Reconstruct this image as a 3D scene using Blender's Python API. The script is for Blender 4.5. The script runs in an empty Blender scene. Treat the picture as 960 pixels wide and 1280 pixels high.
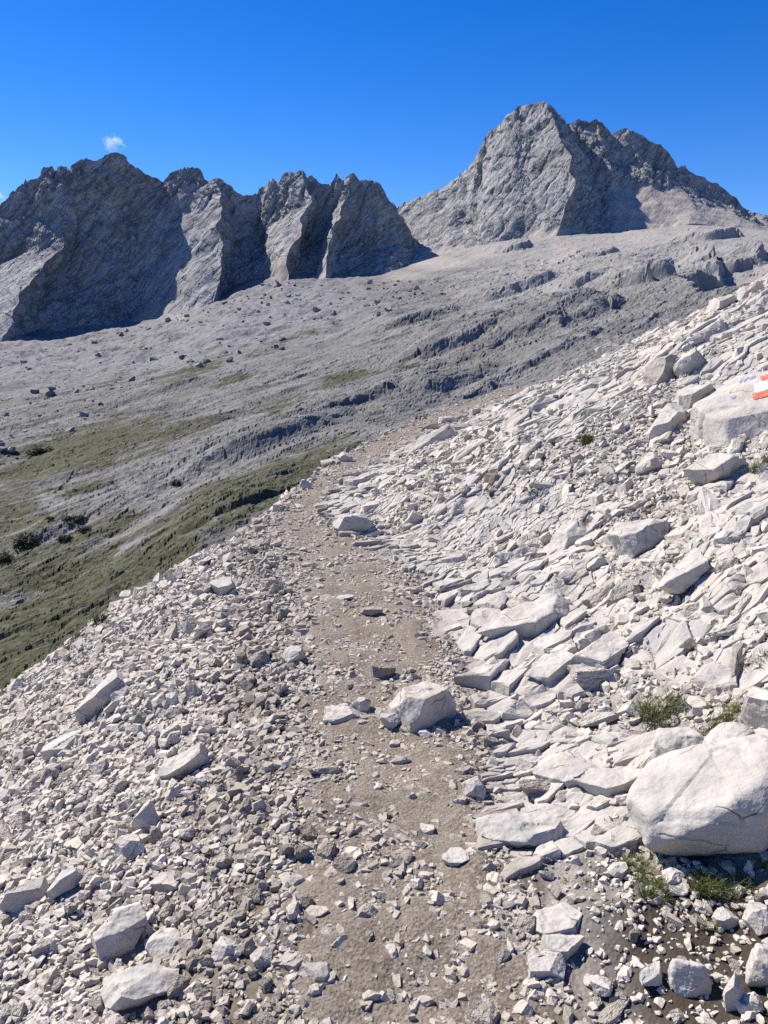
import bpy, bmesh, math, random
import numpy as np
from mathutils import Vector, Matrix
from mathutils.bvhtree import BVHTree

RNG = np.random.default_rng(7)
scene = bpy.context.scene
COL = scene.collection

# ------------------------------------------------------------------ camera
EYE = np.array([0.0, 0.0, 1.65])
PITCH = math.radians(12.8)
F = 967.0
cam_d = bpy.data.cameras.new('camera')
cam = bpy.data.objects.new('camera', cam_d)
COL.objects.link(cam)
cam.location = EYE
cam.rotation_euler = (math.pi / 2 - PITCH, 0, 0)
cam_d.sensor_fit = 'VERTICAL'
cam_d.sensor_height = 36.0
cam_d.lens = 36.0 * F / 1280.0
cam_d.clip_start = 0.05
cam_d.clip_end = 30000
scene.camera = cam
CP, SP = math.cos(PITCH), math.sin(PITCH)


def ray(px, py):
    a, v = (px - 480.0) / F, (py - 640.0) / F
    return np.array([a, CP - v * SP, -SP - v * CP])


def at_r(px, py, r):
    d = ray(px, py)
    return EYE + d * (r / math.hypot(d[0], d[1]))


# ------------------------------------------------------------------ noise
def _h(ix, iy, seed):
    h = (ix.astype(np.int64) * 374761393 + iy.astype(np.int64) * 668265263 + seed * 1442695041) & 0xFFFFFFFF
    h = ((h ^ (h >> 13)) * 1274126177) & 0xFFFFFFFF
    h = ((h ^ (h >> 16)) * 2246822519) & 0xFFFFFFFF
    return (h ^ (h >> 15)) & 0xFFFFFFFF


def h01(ix, iy, seed):
    return _h(ix, iy, seed) / 4294967295.0


def gnoise(x, y, seed=0):
    x0, y0 = np.floor(x), np.floor(y)
    fx, fy = x - x0, y - y0
    u, v = fx * fx * fx * (fx * (fx * 6 - 15) + 10), fy * fy * fy * (fy * (fy * 6 - 15) + 10)

    def g(dx, dy):
        a = h01(x0 + dx, y0 + dy, seed) * (2 * math.pi)
        return np.cos(a) * (fx - dx) + np.sin(a) * (fy - dy)
    n0 = g(0, 0) * (1 - u) + g(1, 0) * u
    n1 = g(0, 1) * (1 - u) + g(1, 1) * u
    return (n0 * (1 - v) + n1 * v) * 1.5


def fbm(x, y, oct=4, seed=0, gain=0.5, lac=2.03):
    s, a = 0.0, 1.0
    for o in range(oct):
        s = s + a * gnoise(x, y, seed + o * 17)
        x, y, a = x * lac + 3.7, y * lac + 1.3, a * gain
    return s


def ridged(x, y, oct=4, seed=0, gain=0.5, lac=2.1):
    s, a, w = 0.0, 1.0, 1.0
    for o in range(oct):
        n = 1 - np.abs(gnoise(x, y, seed + o * 31)) * 1.4
        n = np.clip(n, 0, 1) ** 2 * w
        w = np.clip(n * 1.6, 0, 1)
        s = s + a * n
        x, y, a = x * lac + 5.1, y * lac + 9.2, a * gain
    return s


def voro(x, y, seed=0, jit=0.9):
    """F1, F2, id hash (0..1), vector to the cell's point"""
    x0, y0 = np.floor(x), np.floor(y)
    f1 = np.full(x.shape, 9.0); f2 = np.full(x.shape, 9.0)
    ci = np.zeros(x.shape); cj = np.zeros(x.shape); vx = np.zeros(x.shape); vy = np.zeros(x.shape)
    for di in (-1, 0, 1):
        for dj in (-1, 0, 1):
            i, j = x0 + di, y0 + dj
            qx = i + 0.5 + jit * (h01(i, j, seed) - 0.5)
            qy = j + 0.5 + jit * (h01(i, j, seed + 5) - 0.5)
            dx, dy = x - qx, y - qy
            d = np.sqrt(dx * dx + dy * dy)
            m = d < f1
            f2 = np.where(m, f1, np.minimum(f2, d))
            ci = np.where(m, i, ci); cj = np.where(m, j, cj)
            vx = np.where(m, dx, vx); vy = np.where(m, dy, vy)
            f1 = np.where(m, d, f1)
    return f1, f2, ci, cj, vx, vy


def facets(x, y, seed=0, tilt=0.6, off=1.0, crack=0.0):
    """broken rock: every cell a tilted flat facet at its own height, with a gap between"""
    f1, f2, ci, cj, vx, vy = voro(x, y, seed)
    a = h01(ci, cj, seed + 11) - 0.5
    tx = (h01(ci, cj, seed + 12) - 0.5) * 2 * tilt
    ty = (h01(ci, cj, seed + 13) - 0.5) * 2 * tilt
    z = a * off + tx * vx + ty * vy
    if crack:
        z = z - crack * np.clip(1 - (f2 - f1) / 0.12, 0, 1)
    return z


def gnoise3(x, y, z, seed=0):
    zf = np.floor(z); w = z - zf
    w = w * w * (3 - 2 * w)
    zi = zf.astype(np.int64)
    # two slices, each offset by a hash of its layer
    def sl(k):
        ox = h01(k, k * 0, seed + 101) * 57.0
        oy = h01(k, k * 0, seed + 102) * 57.0
        return gnoise(x + ox, y + oy, seed)
    return sl(zi) * (1 - w) + sl(zi + 1) * w


def facets3(x, y, z, seed=0, tilt=.7, off=1.0):
    x0, y0, z0 = np.floor(x), np.floor(y), np.floor(z)
    f1 = np.full(x.shape, 9.0); out = np.zeros(x.shape)
    for a in (-1, 0, 1):
        for b in (-1, 0, 1):
            for c in (-1, 0, 1):
                i, j, k = x0 + a, y0 + b, z0 + c
                e = i + 7919 * k
                dx = x - i - .5 - .9 * (h01(e, j, seed) - .5)
                dy = y - j - .5 - .9 * (h01(e, j, seed + 1) - .5)
                dz = z - k - .5 - .9 * (h01(e, j, seed + 2) - .5)
                d = dx * dx + dy * dy + dz * dz
                m = d < f1
                f1 = np.where(m, d, f1)
                t1, t2, t3, t4 = (h01(e, j, seed + q) - .5 for q in (3, 4, 5, 6))
                out = np.where(m, off * t1 + 2 * tilt * (t2 * dx + t3 * dy + t4 * dz), out)
    return out


def sstep(a, b, x):
    t = np.clip((x - a) / (b - a), 0, 1)
    return t * t * (3 - 2 * t)


def smax(a, b, k):
    h = np.clip(0.5 + 0.5 * (a - b) / k, 0, 1)
    return b * (1 - h) + a * h + k * h * (1 - h)


def pchip(xs, ys):
    xs, ys = np.array(xs, float), np.array(ys, float)
    m = np.gradient(ys, xs)

    def f(x):
        x = np.asarray(x, float)
        i = np.clip(np.searchsorted(xs, x) - 1, 0, len(xs) - 2)
        h = xs[i + 1] - xs[i]
        t = np.clip((x - xs[i]) / h, 0, 1)
        t2, t3 = t * t, t * t * t
        y = (2*t3 - 3*t2 + 1) * ys[i] + (t3 - 2*t2 + t) * h * m[i] + (-2*t3 + 3*t2) * ys[i+1] + (t3 - t2) * h * m[i+1]
        y = y + np.where(x > xs[-1], (x - xs[-1]) * m[-1], 0) + np.where(x < xs[0], (x - xs[0]) * 0, 0)
        return y
    return f


# ------------------------------------------------------------------ the hillside with the trail
PC = pchip([-6, 0, 1.58, 2.52, 4.04, 5.85, 6.8, 8, 10.1, 13, 16.8, 20, 23.7, 28, 35, 45, 60],
           [.10, .09, .069, .03, -.07, -.42, -.75, -.76, -.42, .30, 1.4, 2.5, 3.95, 6.4, 12, 22, 40])
PW = pchip([-6, 1.5, 2.5, 4, 5.85, 6.8, 8, 9, 10.4, 16, 24, 60],
           [.36, .36, .38, .41, .40, .25, .18, .20, .27, .33, .38, .4])


def path_s(x, y):
    y_ = np.clip(y, -6, 60)
    d = (PC(y_ + .3) - PC(y_ - .3)) / .6
    s = (x - PC(y_)) / np.sqrt(1 + d * d)
    return s, PW(y_)


def near_base(x, y):
    s, w = path_s(x, y)
    tr = np.maximum(s - w, 0.0)
    a = 0.45
    zr = 0.50 * (np.sqrt(tr * tr + a * a) - a)
    zr = np.where(zr > 20, 20 + 12 * (1 - np.exp(-(zr - 20) / 12)), zr)
    tl = np.maximum(-s - w, 0.0)
    k = 2.1
    q = np.minimum(tl, k)
    kb = 0.16 + .55 * sstep(5.6, 8.0, y)
    zl = -(kb * q + (0.165 + .06 * sstep(5.0, 7.5, y)) * q * q) - np.maximum(tl - k, 0) * (0.16 + 0.47 * k)
    r = np.hypot(x, y)
    z = zr + zl - .75 * np.maximum(r - 46, 0)
    z = z + 0.06 * fbm(x * 0.9, y * 0.9, 3, 3) * sstep(0.2, 1.0, np.abs(s)) + 0.02 * fbm(x * 2.2, y * 2.2, 2, 9)
    return z, s, w


SU, SV = np.array([.86, .51]), np.array([-.51, .86])   # strike of the bedding on the hillside, and across it


def near_detail(x, y, s, w):
    r = np.hypot(x, y)
    u0, v0 = x * SU[0] + y * SU[1], x * SV[0] + y * SV[1]
    wu = 0.10 * fbm(x * 1.7, y * 1.7, 3, 41); wv = 0.07 * fbm(x * 2.1 + 7, y * 2.1, 3, 42)
    u, v = u0 + wu, v0 + wv
    # bedrock
    b1 = facets(u / 1.5, v / .42, 51, .45, .8)
    b2 = facets(u / .62, v / .17, 52, .6, .9, .25)
    b3 = facets(u / .24, v / .085, 53, .7, .9, .25)
    b4 = facets(u / .10, v / .05, 54, .7, .8, .2)
    saw = np.mod(v / .55 + .35 * fbm(u * .8, v * .8, 2, 44), 1.0)
    saw = np.where(saw < .22, saw / .22, 1 - (saw - .22) / .78) - .5
    rock = .14 * b1 + .045 * b2 + .018 * b3 + .008 * b4 + .05 * saw
    patch = sstep(-.25, .35, fbm(x * .8 + 4, y * .8, 3, 61))       # bedrock against loose debris
    wr = sstep(.05, .75, s - w)
    # the gravelly, earthy ground at the near right
    soil = sstep(2.35, 1.95, y - .18 * (x - .5)) * sstep(.0, .3, s - w)
    wr = wr * (1 - .85 * soil)
    far = sstep(8, 22, r)
    rock = rock * (1 + .9 * far) + far * (.25 * facets(u / 3.2, v / 1.1, 57, .5, .8))
    z = wr * (.35 + .65 * patch) * rock * .8 - .03 * wr
    # debris lumps
    z = z + .018 * fbm(x * 5, y * 5, 3, 71) * sstep(0, .3, np.abs(s) - w * .7)
    z = z + .05 * sstep(.3, 1.2, -s - w) * fbm(x * 1.6, y * 1.6, 3, 73)
    return z, wr, patch, soil


# ------------------------------------------------------------------ the valley and plateau
CTRL = [(0, 820, 130), (0, 700, 200), (0, 600, 330), (0, 500, 600), (0, 440, 980), (-20, 424, 1110),
        (150, 740, 140), (150, 650, 210), (150, 560, 340), (150, 490, 560), (150, 424, 1000),
        (300, 640, 150), (300, 560, 260), (300, 480, 480), (300, 400, 850), (332, 339, 1215),
        (450, 575, 190), (450, 480, 380), (450, 420, 620), 
        (600, 490, 300), (600, 400, 560), (600, 350, 900),
        (700, 430, 380), (700, 370, 660), (700, 322, 1080), (694, 294, 1275),
        (790, 291, 1350), (850, 385, 450), (850, 335, 800), (862, 281, 1390), (780, 320, 1000),
        (960, 355, 480), (960, 315, 900), (970, 299, 1480), (528, 327, 1285), (590, 309, 1300), (645, 296, 1290), (925, 282, 1460),
        (160, 407, 1195), (268, 385, 1115), (402, 351, 1150), (480, 346, 1210)]
cp_az, cp_lr, cp_t = [], [], []
for (px, py, r) in CTRL:
    d = ray(px, py)
    cp_az.append(math.atan2(d[0], d[1])); cp_lr.append(math.log(r)); cp_t.append(d[2] / math.hypot(d[0], d[1]))
for az in (-50, -30, -10, 10, 30, 50):
    cp_az.append(math.radians(az)); cp_lr.append(math.log(55)); cp_t.append(-.80)
for az in (-48, 48):
    for r, t in ((150, -.35), (400, -.12), (1000, .0 if az < 0 else .12), (2200, .0)):
        cp_az.append(math.radians(az)); cp_lr.append(math.log(r)); cp_t.append(t)
for az in (-25, -10, 5, 20):
    cp_az.append(math.radians(az)); cp_lr.append(math.log(2300)); cp_t.append(.06)
A_ = np.array(cp_az) * 2.2; L_ = np.array(cp_lr); T_ = np.array(cp_t)


def _U(d2):
    return np.where(d2 > 0, d2 * np.log(np.maximum(d2, 1e-12)) * .5, 0)


n_ = len(A_)
K_ = np.zeros((n_ + 3, n_ + 3))
K_[:n_, :n_] = _U((A_[:, None] - A_[None]) ** 2 + (L_[:, None] - L_[None]) ** 2) + np.eye(n_) * .02
K_[:n_, n_] = 1; K_[:n_, n_ + 1] = A_; K_[:n_, n_ + 2] = L_
K_[n_, :n_] = 1; K_[n_ + 1, :n_] = A_; K_[n_ + 2, :n_] = L_
W_ = np.linalg.solve(K_, np.concatenate([T_, np.zeros(3)]))


def far_base(x, y):
    r = np.maximum(np.hypot(x, y), 1.0)
    az = np.arctan2(x, y)
    a = np.clip(az, -.9, .9) * 2.2
    l = np.log(np.clip(r, 50, 2600))
    t = W_[n_] + W_[n_ + 1] * a + W_[n_ + 2] * l
    for i in range(n_):
        t = t + W_[i] * _U((a - A_[i]) ** 2 + (l - L_[i]) ** 2)
    z = 1.65 + np.minimum(r, 2600) * t
    back = sstep(.9, 1.5, np.abs(az))
    z = z * (1 - back) + back * (-70 - .02 * r)
    return z


KU, KV = np.array([.66, .75]), np.array([-.75, .66])


def seg_dist(x, y, P):
    """distance to a polyline and its side (+ on the right of its direction), and the parameter"""
    best = np.full(x.shape, 1e9); side = np.zeros(x.shape); par = np.zeros(x.shape)
    for i in range(len(P) - 1):
        ax, ay = P[i][0], P[i][1]; bx, by = P[i + 1][0], P[i + 1][1]
        dx, dy = bx - ax, by - ay
        l2 = dx * dx + dy * dy
        t = np.clip(((x - ax) * dx + (y - ay) * dy) / l2, 0, 1)
        ex, ey = x - ax - t * dx, y - ay - t * dy
        d = np.hypot(ex, ey)
        m = d < best
        best = np.where(m, d, best)
        side = np.where(m, ex * dy - ey * dx, side)
        par = np.where(m, i + t, par)
    return best, side, par


SCARPS = [  # (polyline in photo coordinates + distance, drop in metres, reach)
    ([(868, 400, 490), (858, 372, 560), (838, 342, 660), (800, 322, 760)], 16, 120),
    ([(924, 374, 550), (915, 345, 640), (900, 328, 760), (880, 305, 900)], 13, 120),
    ([(470, 505, 330), (520, 470, 380), (590, 440, 430), (680, 408, 470), (740, 385, 540)], 2, 70),
    ([(560, 500, 290), (620, 470, 330), (700, 440, 360), (760, 400, 430)], 2, 50),
    ([(200, 600, 280), (300, 560, 310), (420, 520, 340)], 2, 50),
]
SC_W = [([at_r(*p) for p in pl], d, k) for pl, d, k in SCARPS]


KNOLLS = [((812, 348, 690), 20, 75, 46), ((905, 322, 860), 16, 60, 42), ((642, 306, 1170), 11, 40, 30), ((735, 312, 1040), 8, 50, 36), ((880, 305, 1120), 15, 60, 44),
          ((690, 405, 500), 9, 70, 34), ((560, 425, 480), 7, 60, 30), ((500, 400, 650), 8, 70, 42), ((640, 355, 800), 12, 85, 42), ((740, 350, 760), 11, 60, 36),
          ((420, 520, 300), 4, 36, 18), ((330, 560, 250), 4, 40, 18), ((560, 480, 330), 5, 44, 20), ((240, 690, 165), 3, 26, 12), ((110, 640, 230), 2.5, 34, 18)]
KN_W = [(at_r(*p), .85 * h, ru, rv) for p, h, ru, rv in KNOLLS]


def far_detail(x, y):
    r = np.hypot(x, y)
    az = np.arctan2(x, y)
    on = sstep(60, 130, r)
    wx = 9 * fbm(x / 60, y / 60, 3, 81); wy = 9 * fbm(x / 60 + 9, y / 60, 3, 82)
    u = (x + wx) * KU[0] + (y + wy) * KU[1]
    v = (x + wx) * KV[0] + (y + wy) * KV[1]
    big = 4 * fbm(u / 190, v / 90, 3, 83, .45)
    rib = ridged(u / 110, v / 30, 3, 84, .45) * 1.5
    fine = facets(u / 30, v / 7, 85, .7, .9) * .5 + facets(u / 12, v / 3.4, 86, .8, .9, .2) * .42
    vfine = facets(u / 4.5, v / 1.5, 89, .8, .9, .2) * .40 + facets(u / 1.9, v / 1.0, 90, .8, .9) * .18 * sstep(420, 250, r)
    # moraine rubble below the left-hand wall: smooth hummocks
    rub = sstep(520, 760, r) * sstep(-.02, -.16, az - .07)
    ped = sstep(950, 1150, r)
    k = (1 - .8 * rub) * (1 - .55 * ped)
    plat = sstep(-.02, .12, az) * sstep(300, 450, r)
    rug = facets(x / 22, y / 22, 95, .7, 1.0) * 1.5 + facets(x / 9, y / 9, 96, .8, 1.0) * .8 + facets(x / 4, y / 4, 97, .8, .9) * .4
    z = plat * rug * (1 - .5 * ped) + .22 * rug * (1 - plat) + (big + rib) * (1 - .6 * rub) * (1 - .5 * ped) + k * (fine + vfine * sstep(900, 500, r)) + rub * 5 * fbm(x / 45, y / 45, 4, 88)
    for P, h, ru, rv in KN_W:
        ku = ((x + .8 * wx - P[0]) * KU[0] + (y + .8 * wy - P[1]) * KU[1]) / ru
        kv = ((x + .8 * wx - P[0]) * KV[0] + (y + .8 * wy - P[1]) * KV[1]) / rv
        kd2 = np.sqrt(ku * ku + kv * kv) + .16 * facets(x / (.3 * ru), y / (.3 * ru), 99, .7, 1.0)
        # domes that break off steeply on their lower right side
        steep = sstep(-.2, .5, (x - P[0]) / ru * .75 - (y - P[1]) / ru * .66)
        z = z + h * (sstep(1.15, .25, kd2) * (1 - steep) + sstep(.95, .62, kd2) * steep) * 1.0
    for P, drop, reach in SC_W:
        d, side, par = seg_dist(x + 4 * fbm(x / 30, y / 30, 3, 91), y + 4 * fbm(x / 30 + 5, y / 30, 3, 92), P)
        d = d + 2.5 * facets(x / 9, y / 9, 93, .6, 1.0)
        ends = sstep(0, .35, par) * sstep(len(P) - 1, len(P) - 1.35, par)
        z = z - drop * ends * np.where(side > 0, sstep(0, 5, d) * sstep(reach, reach * .25, d), 0)
    return z * on, rub


def ground_z(x, y, detail=True):
    zn, s, w = near_base(x, y)
    r = np.hypot(x, y)
    dn, wr, patch, soil = near_detail(x, y, s, w)
    dn = dn * sstep(58, 40, r)
    m = r > 20
    z = zn + dn
    rub = np.zeros_like(x)
    nearw = np.ones_like(x)
    if m.any():
        fd, rb = far_detail(x[m], y[m])
        fb = far_base(x[m], y[m]) + fd
        zz = smax(z[m], fb, 2.5)
        nearw[m] = sstep(-1.5, 1.5, z[m] - fb)
        z[m] = zz
        rub[m] = rb
    return z, dict(s=s, w=w, wr=wr, patch=patch, soil=soil, rub=rub, near=nearw)


# ------------------------------------------------------------------ mesh helpers
def mesh_np(name, co, faces, attrs=None, smooth=True):
    """faces: (n,4) or (n,3) int array"""
    me = bpy.data.meshes.new(name)
    n, k = faces.shape
    me.vertices.add(len(co)); me.vertices.foreach_set('co', np.ascontiguousarray(co, np.float32).ravel())
    me.loops.add(n * k); me.loops.foreach_set('vertex_index', np.ascontiguousarray(faces, np.int32).ravel())
    me.polygons.add(n)
    me.polygons.foreach_set('loop_start', np.arange(0, n * k, k, dtype=np.int32))
    me.polygons.foreach_set('loop_total', np.full(n, k, np.int32))
    me.polygons.foreach_set('use_smooth', np.full(n, smooth, bool))
    for a, val in (attrs or {}).items():
        at = me.attributes.new(a, 'FLOAT', 'POINT')
        at.data.foreach_set('value', np.ascontiguousarray(val, np.float32).ravel())
    me.update(calc_edges=True)
    return me


def link(name, me, mat, parent=None, **props):
    o = bpy.data.objects.new(name, me)
    if mat is not None and not me.materials:
        me.materials.append(mat)
    COL.objects.link(o)
    if parent is not None:
        o.parent = parent
    for k, v in props.items():
        o[k] = v
    return o


def grid_faces(nr, nc, wrap=False):
    i = np.arange(nr - 1)[:, None]
    j = np.arange(nc if wrap else nc - 1)[None]
    a = i * nc + j; b = i * nc + (j + 1) % nc
    c = (i + 1) * nc + (j + 1) % nc; d = (i + 1) * nc + j
    return np.stack([a, b, c, d], -1).reshape(-1, 4)


# ------------------------------------------------------------------ materials
class NT:
    def __init__(self, name, rough=.9):
        self.m = bpy.data.materials.new(name)
        self.m.use_nodes = True
        self.t = self.m.node_tree
        self.b = self.t.nodes['Principled BSDF']
        self.b.inputs['Roughness'].default_value = rough
        self.b.inputs['Specular IOR Level'].default_value = .25

    def n(self, typ, **kw):
        nd = self.t.nodes.new(typ)
        for k, v in kw.items():
            if k in nd.inputs:
                self.put(nd, k, v)
            else:
                setattr(nd, k, v)
        return nd

    def put(self, nd, k, v):
        if hasattr(v, 'links') and hasattr(v, 'node'):
            self.t.links.new(v, nd.inputs[k])
        else:
            nd.inputs[k].default_value = v

    def coord(self, kind='Object', scale=(1, 1, 1), rot=(0, 0, 0)):
        tc = self.n('ShaderNodeTexCoord')
        src = tc.outputs[kind]
        if kind == 'World':
            pass
        mp = self.n('ShaderNodeMapping')
        self.t.links.new(src, mp.inputs['Vector'])
        mp.inputs['Scale'].default_value = scale
        mp.inputs['Rotation'].default_value = rot
        return mp.outputs[0]

    def pos(self, scale=(1, 1, 1), rot=(0, 0, 0)):
        g = self.n('ShaderNodeNewGeometry')
        mp = self.n('ShaderNodeMapping')
        self.t.links.new(g.outputs['Position'], mp.inputs['Vector'])
        mp.inputs['Scale'].default_value = scale
        mp.inputs['Rotation'].default_value = rot
        return mp.outputs[0]

    def noise(self, vec, scale, detail=4, rough=.55, dist=0.0):
        nd = self.n('ShaderNodeTexNoise')
        self.t.links.new(vec, nd.inputs['Vector'])
        nd.inputs['Scale'].default_value = scale
        nd.inputs['Detail'].default_value = detail
        nd.inputs['Roughness'].default_value = rough
        nd.inputs['Distortion'].default_value = dist
        return nd.outputs[0]

    def voronoi(self, vec, scale, feature='F1', out='Distance'):
        nd = self.n('ShaderNodeTexVoronoi')
        nd.feature = feature
        self.t.links.new(vec, nd.inputs['Vector'])
        nd.inputs['Scale'].default_value = scale
        return nd.outputs[out]

    def ramp(self, fac, stops):
        nd = self.n('ShaderNodeValToRGB')
        self.t.links.new(fac, nd.inputs[0])
        el = nd.color_ramp.elements
        while len(el) < len(stops):
            el.new(.5)
        for e, (p, c) in zip(el, stops):
            e.position = p
            e.color = (c, c, c, 1) if isinstance(c, (int, float)) else (*c, 1)
        return nd.outputs[0]

    def mix(self, fac, a, b, mode='MIX'):
        nd = self.n('ShaderNodeMix', data_type='RGBA', blend_type=mode)
        for k, v in ((0, fac), (6, a), (7, b)):
            if hasattr(v, 'links') and hasattr(v, 'node'):
                self.t.links.new(v, nd.inputs[k])
            elif k == 0:
                nd.inputs[k].default_value = v
            else:
                nd.inputs[k].default_value = (*v, 1) if len(v) == 3 else v
        return nd.outputs[2]

    def attr(self, name):
        return self.n('ShaderNodeAttribute', attribute_name=name).outputs['Fac']

    def math(self, op, a, b=0.0):
        nd = self.n('ShaderNodeMath', operation=op)
        for k, v in ((0, a), (1, b)):
            if hasattr(v, 'links') and hasattr(v, 'node'):
                self.t.links.new(v, nd.inputs[k])
            else:
                nd.inputs[k].default_value = v
        return nd.outputs[0]

    def bump(self, height, strength=.5, dist=.01, prev=None):
        nd = self.n('ShaderNodeBump')
        nd.inputs['Strength'].default_value = strength
        nd.inputs['Distance'].default_value = dist
        self.t.links.new(height, nd.inputs['Height'])
        if prev is not None:
            self.t.links.new(prev, nd.inputs['Normal'])
        return nd.outputs[0]

    def done(self, color, normal=None):
        if hasattr(color, 'links'):
            self.t.links.new(color, self.b.inputs['Base Color'])
        else:
            self.b.inputs['Base Color'].default_value = (*color, 1)
        if normal is not None:
            self.t.links.new(normal, self.b.inputs['Normal'])
        return self.m


PALE, GREY, WARM, DIRT = (.62, .59, .55), (.44, .43, .415), (.56, .50, .43), (.255, .205, .155)


def limestone_color(N, vec, k=1.0):
    c = N.mix(N.ramp(N.noise(vec, 2.3 * k, 5, .6), [(.35, 0.0), (.65, 1.0)]), PALE, GREY)
    c = N.mix(N.ramp(N.noise(vec, 1.1 * k, 3), [(.52, 0.0), (.75, .55)]), c, WARM)
    c = N.mix(N.ramp(N.noise(vec, 30 * k, 4, .7), [(.28, .7), (.45, 0.0)]), c, (.16, .155, .15))
    c = N.mix(.5, c, N.ramp(N.noise(vec, 60 * k, 3, .7), [(.25, .55), (.7, 1.0)]), 'MULTIPLY')
    return c


def mat_ground():
    N = NT('hillside_limestone')
    p = N.pos()
    ps = N.pos((1, 1, 1), (0, 0, -math.atan2(SU[1], SU[0])))
    pst = N.n('ShaderNodeMapping'); N.t.links.new(ps, pst.inputs[0]); pst.inputs['Scale'].default_value = (.35, 1.3, 1.3)
    rock = limestone_color(N, p)
    rock = N.mix(N.ramp(N.noise(pst.outputs[0], 9, 5, .65), [(.30, .8), (.47, 0.0)]), rock, (.21, .205, .20))
    wv_ = N.n('ShaderNodeMix', data_type='VECTOR'); wv_.inputs[0].default_value = .06
    nz_ = N.n('ShaderNodeTexNoise'); N.t.links.new(pst.outputs[0], nz_.inputs['Vector']); nz_.inputs['Scale'].default_value = 5; nz_.inputs['Detail'].default_value = 4
    N.t.links.new(pst.outputs[0], wv_.inputs[4]); N.t.links.new(nz_.outputs['Color'], wv_.inputs[5])
    crk = N.math('MINIMUM', N.ramp(N.voronoi(wv_.outputs[1], 5.0, 'DISTANCE_TO_EDGE'), [(0.0, 0.0), (.045, 1.0)]),
                 N.ramp(N.voronoi(wv_.outputs[1], 16.0, 'DISTANCE_TO_EDGE'), [(0.0, .35), (.06, 1.0)]))
    rock = N.mix(crk, (.13, .125, .12), rock)
    deb = N.mix(N.noise(p, 30, 6, .75), (.13, .118, .104), (.40, .37, .335))  # debris tone, kept dark to paint shadow into the gaps between stones
    rock = N.mix(N.math('MULTIPLY', N.attr('grime'), .55), rock, (.36, .345, .32))
    c = N.mix(N.attr('rock'), deb, rock)
    dirt = N.mix(N.noise(p, 45, 5, .75), (.07, .057, .044), (.20, .167, .13))  # real brown dirt, darkened further to paint shade beneath the scree
    c = N.mix(N.attr('dirt'), c, dirt)
    soil = N.mix(N.noise(p, 11, 5, .6), (.026, .021, .016), (.075, .060, .045))
    c = N.mix(N.attr('soil'), c, soil)
    # beyond the rim: the rough grey-green flank
    flank = N.mix(N.noise(p, .35, 5, .6), (.17, .17, .155), (.25, .245, .235))
    c = N.mix(N.attr('flank'), c, flank)
    crk = N.math('MAXIMUM', crk, N.math('SUBTRACT', 1.0, N.attr('rock')))
    b = N.bump(crk, .8, .015)
    b = N.bump(N.math('MULTIPLY', N.noise(pst.outputs[0], 22, 4, .6), N.attr('rock')), .8, .015, b)
    b = N.bump(N.voronoi(p, 75, 'F1'), .6, .006, b)
    b = N.bump(N.noise(p, 90, 3, .6), .5, .004, b)
    return N.done(c, b)


def mat_path():
    N = NT('trail_dirt')
    p = N.pos()
    c = N.mix(N.ramp(N.noise(p, 2.4, 6, .65), [(.3, 0.0), (.7, 1.0)]), (.148, .122, .095), (.262, .222, .176))
    grit = N.voronoi(p, 110, 'F1', 'Color')
    sep = N.n('ShaderNodeSeparateColor'); N.t.links.new(grit, sep.inputs[0])
    c = N.mix(N.ramp(sep.outputs[0], [(.62, 0.0), (.80, .75)]), c, (.29, .255, .21))
    c = N.mix(N.ramp(N.noise(p, 60, 5, .7), [(.3, .6), (.5, 0.0)]), c, (.07, .055, .042))
    b = N.bump(N.voronoi(p, 110, 'SMOOTH_F1'), .8, .006)
    b = N.bump(N.noise(p, 40, 6, .7), .7, .012, b)
    return N.done(c, b)


def mat_scree(name, obj=False):
    """loose limestone: tint = how pale, dirt = how dusty and brown"""
    N = NT(name)
    p = N.pos() if not obj else N.coord('Object')
    if obj:
        rnd = N.n('ShaderNodeObjectInfo').outputs['Random']
        off = N.n('ShaderNodeVectorMath', operation='ADD')
        N.t.links.new(p, off.inputs[0]); N.t.links.new(rnd, off.inputs[1]); p = off.outputs[0]
        tint = rnd
        dirt = N.n('ShaderNodeAttribute', attribute_name='dirt', attribute_type='OBJECT').outputs['Fac']
        sc = 2.4
    else:
        tint, dirt, sc = N.attr('tint'), N.attr('dirt'), 14
    c = N.mix(tint, (.42, .39, .347), (.61, .563, .497))
    c = N.mix(N.ramp(tint, [(.0, .8), (.10, 0.0)]), c, (.26, .243, .22))
    c = N.mix(N.ramp(N.noise(p, sc, 5, .6), [(.40, 0.0), (.72, .8)]), c, (.39, .33, .258))
    c = N.mix(N.ramp(N.noise(p, sc * 5, 5, .7), [(.28, .7), (.45, 0.0)]), c, (.20, .19, .18))
    c = N.mix(dirt, c, N.mix(tint, (.135, .114, .092), (.285, .25, .208)))
    b = N.bump(N.noise(p, sc * 2.2, 4, .6), .8, .010 if not obj else .06)
    return N.done(c, b)


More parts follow.
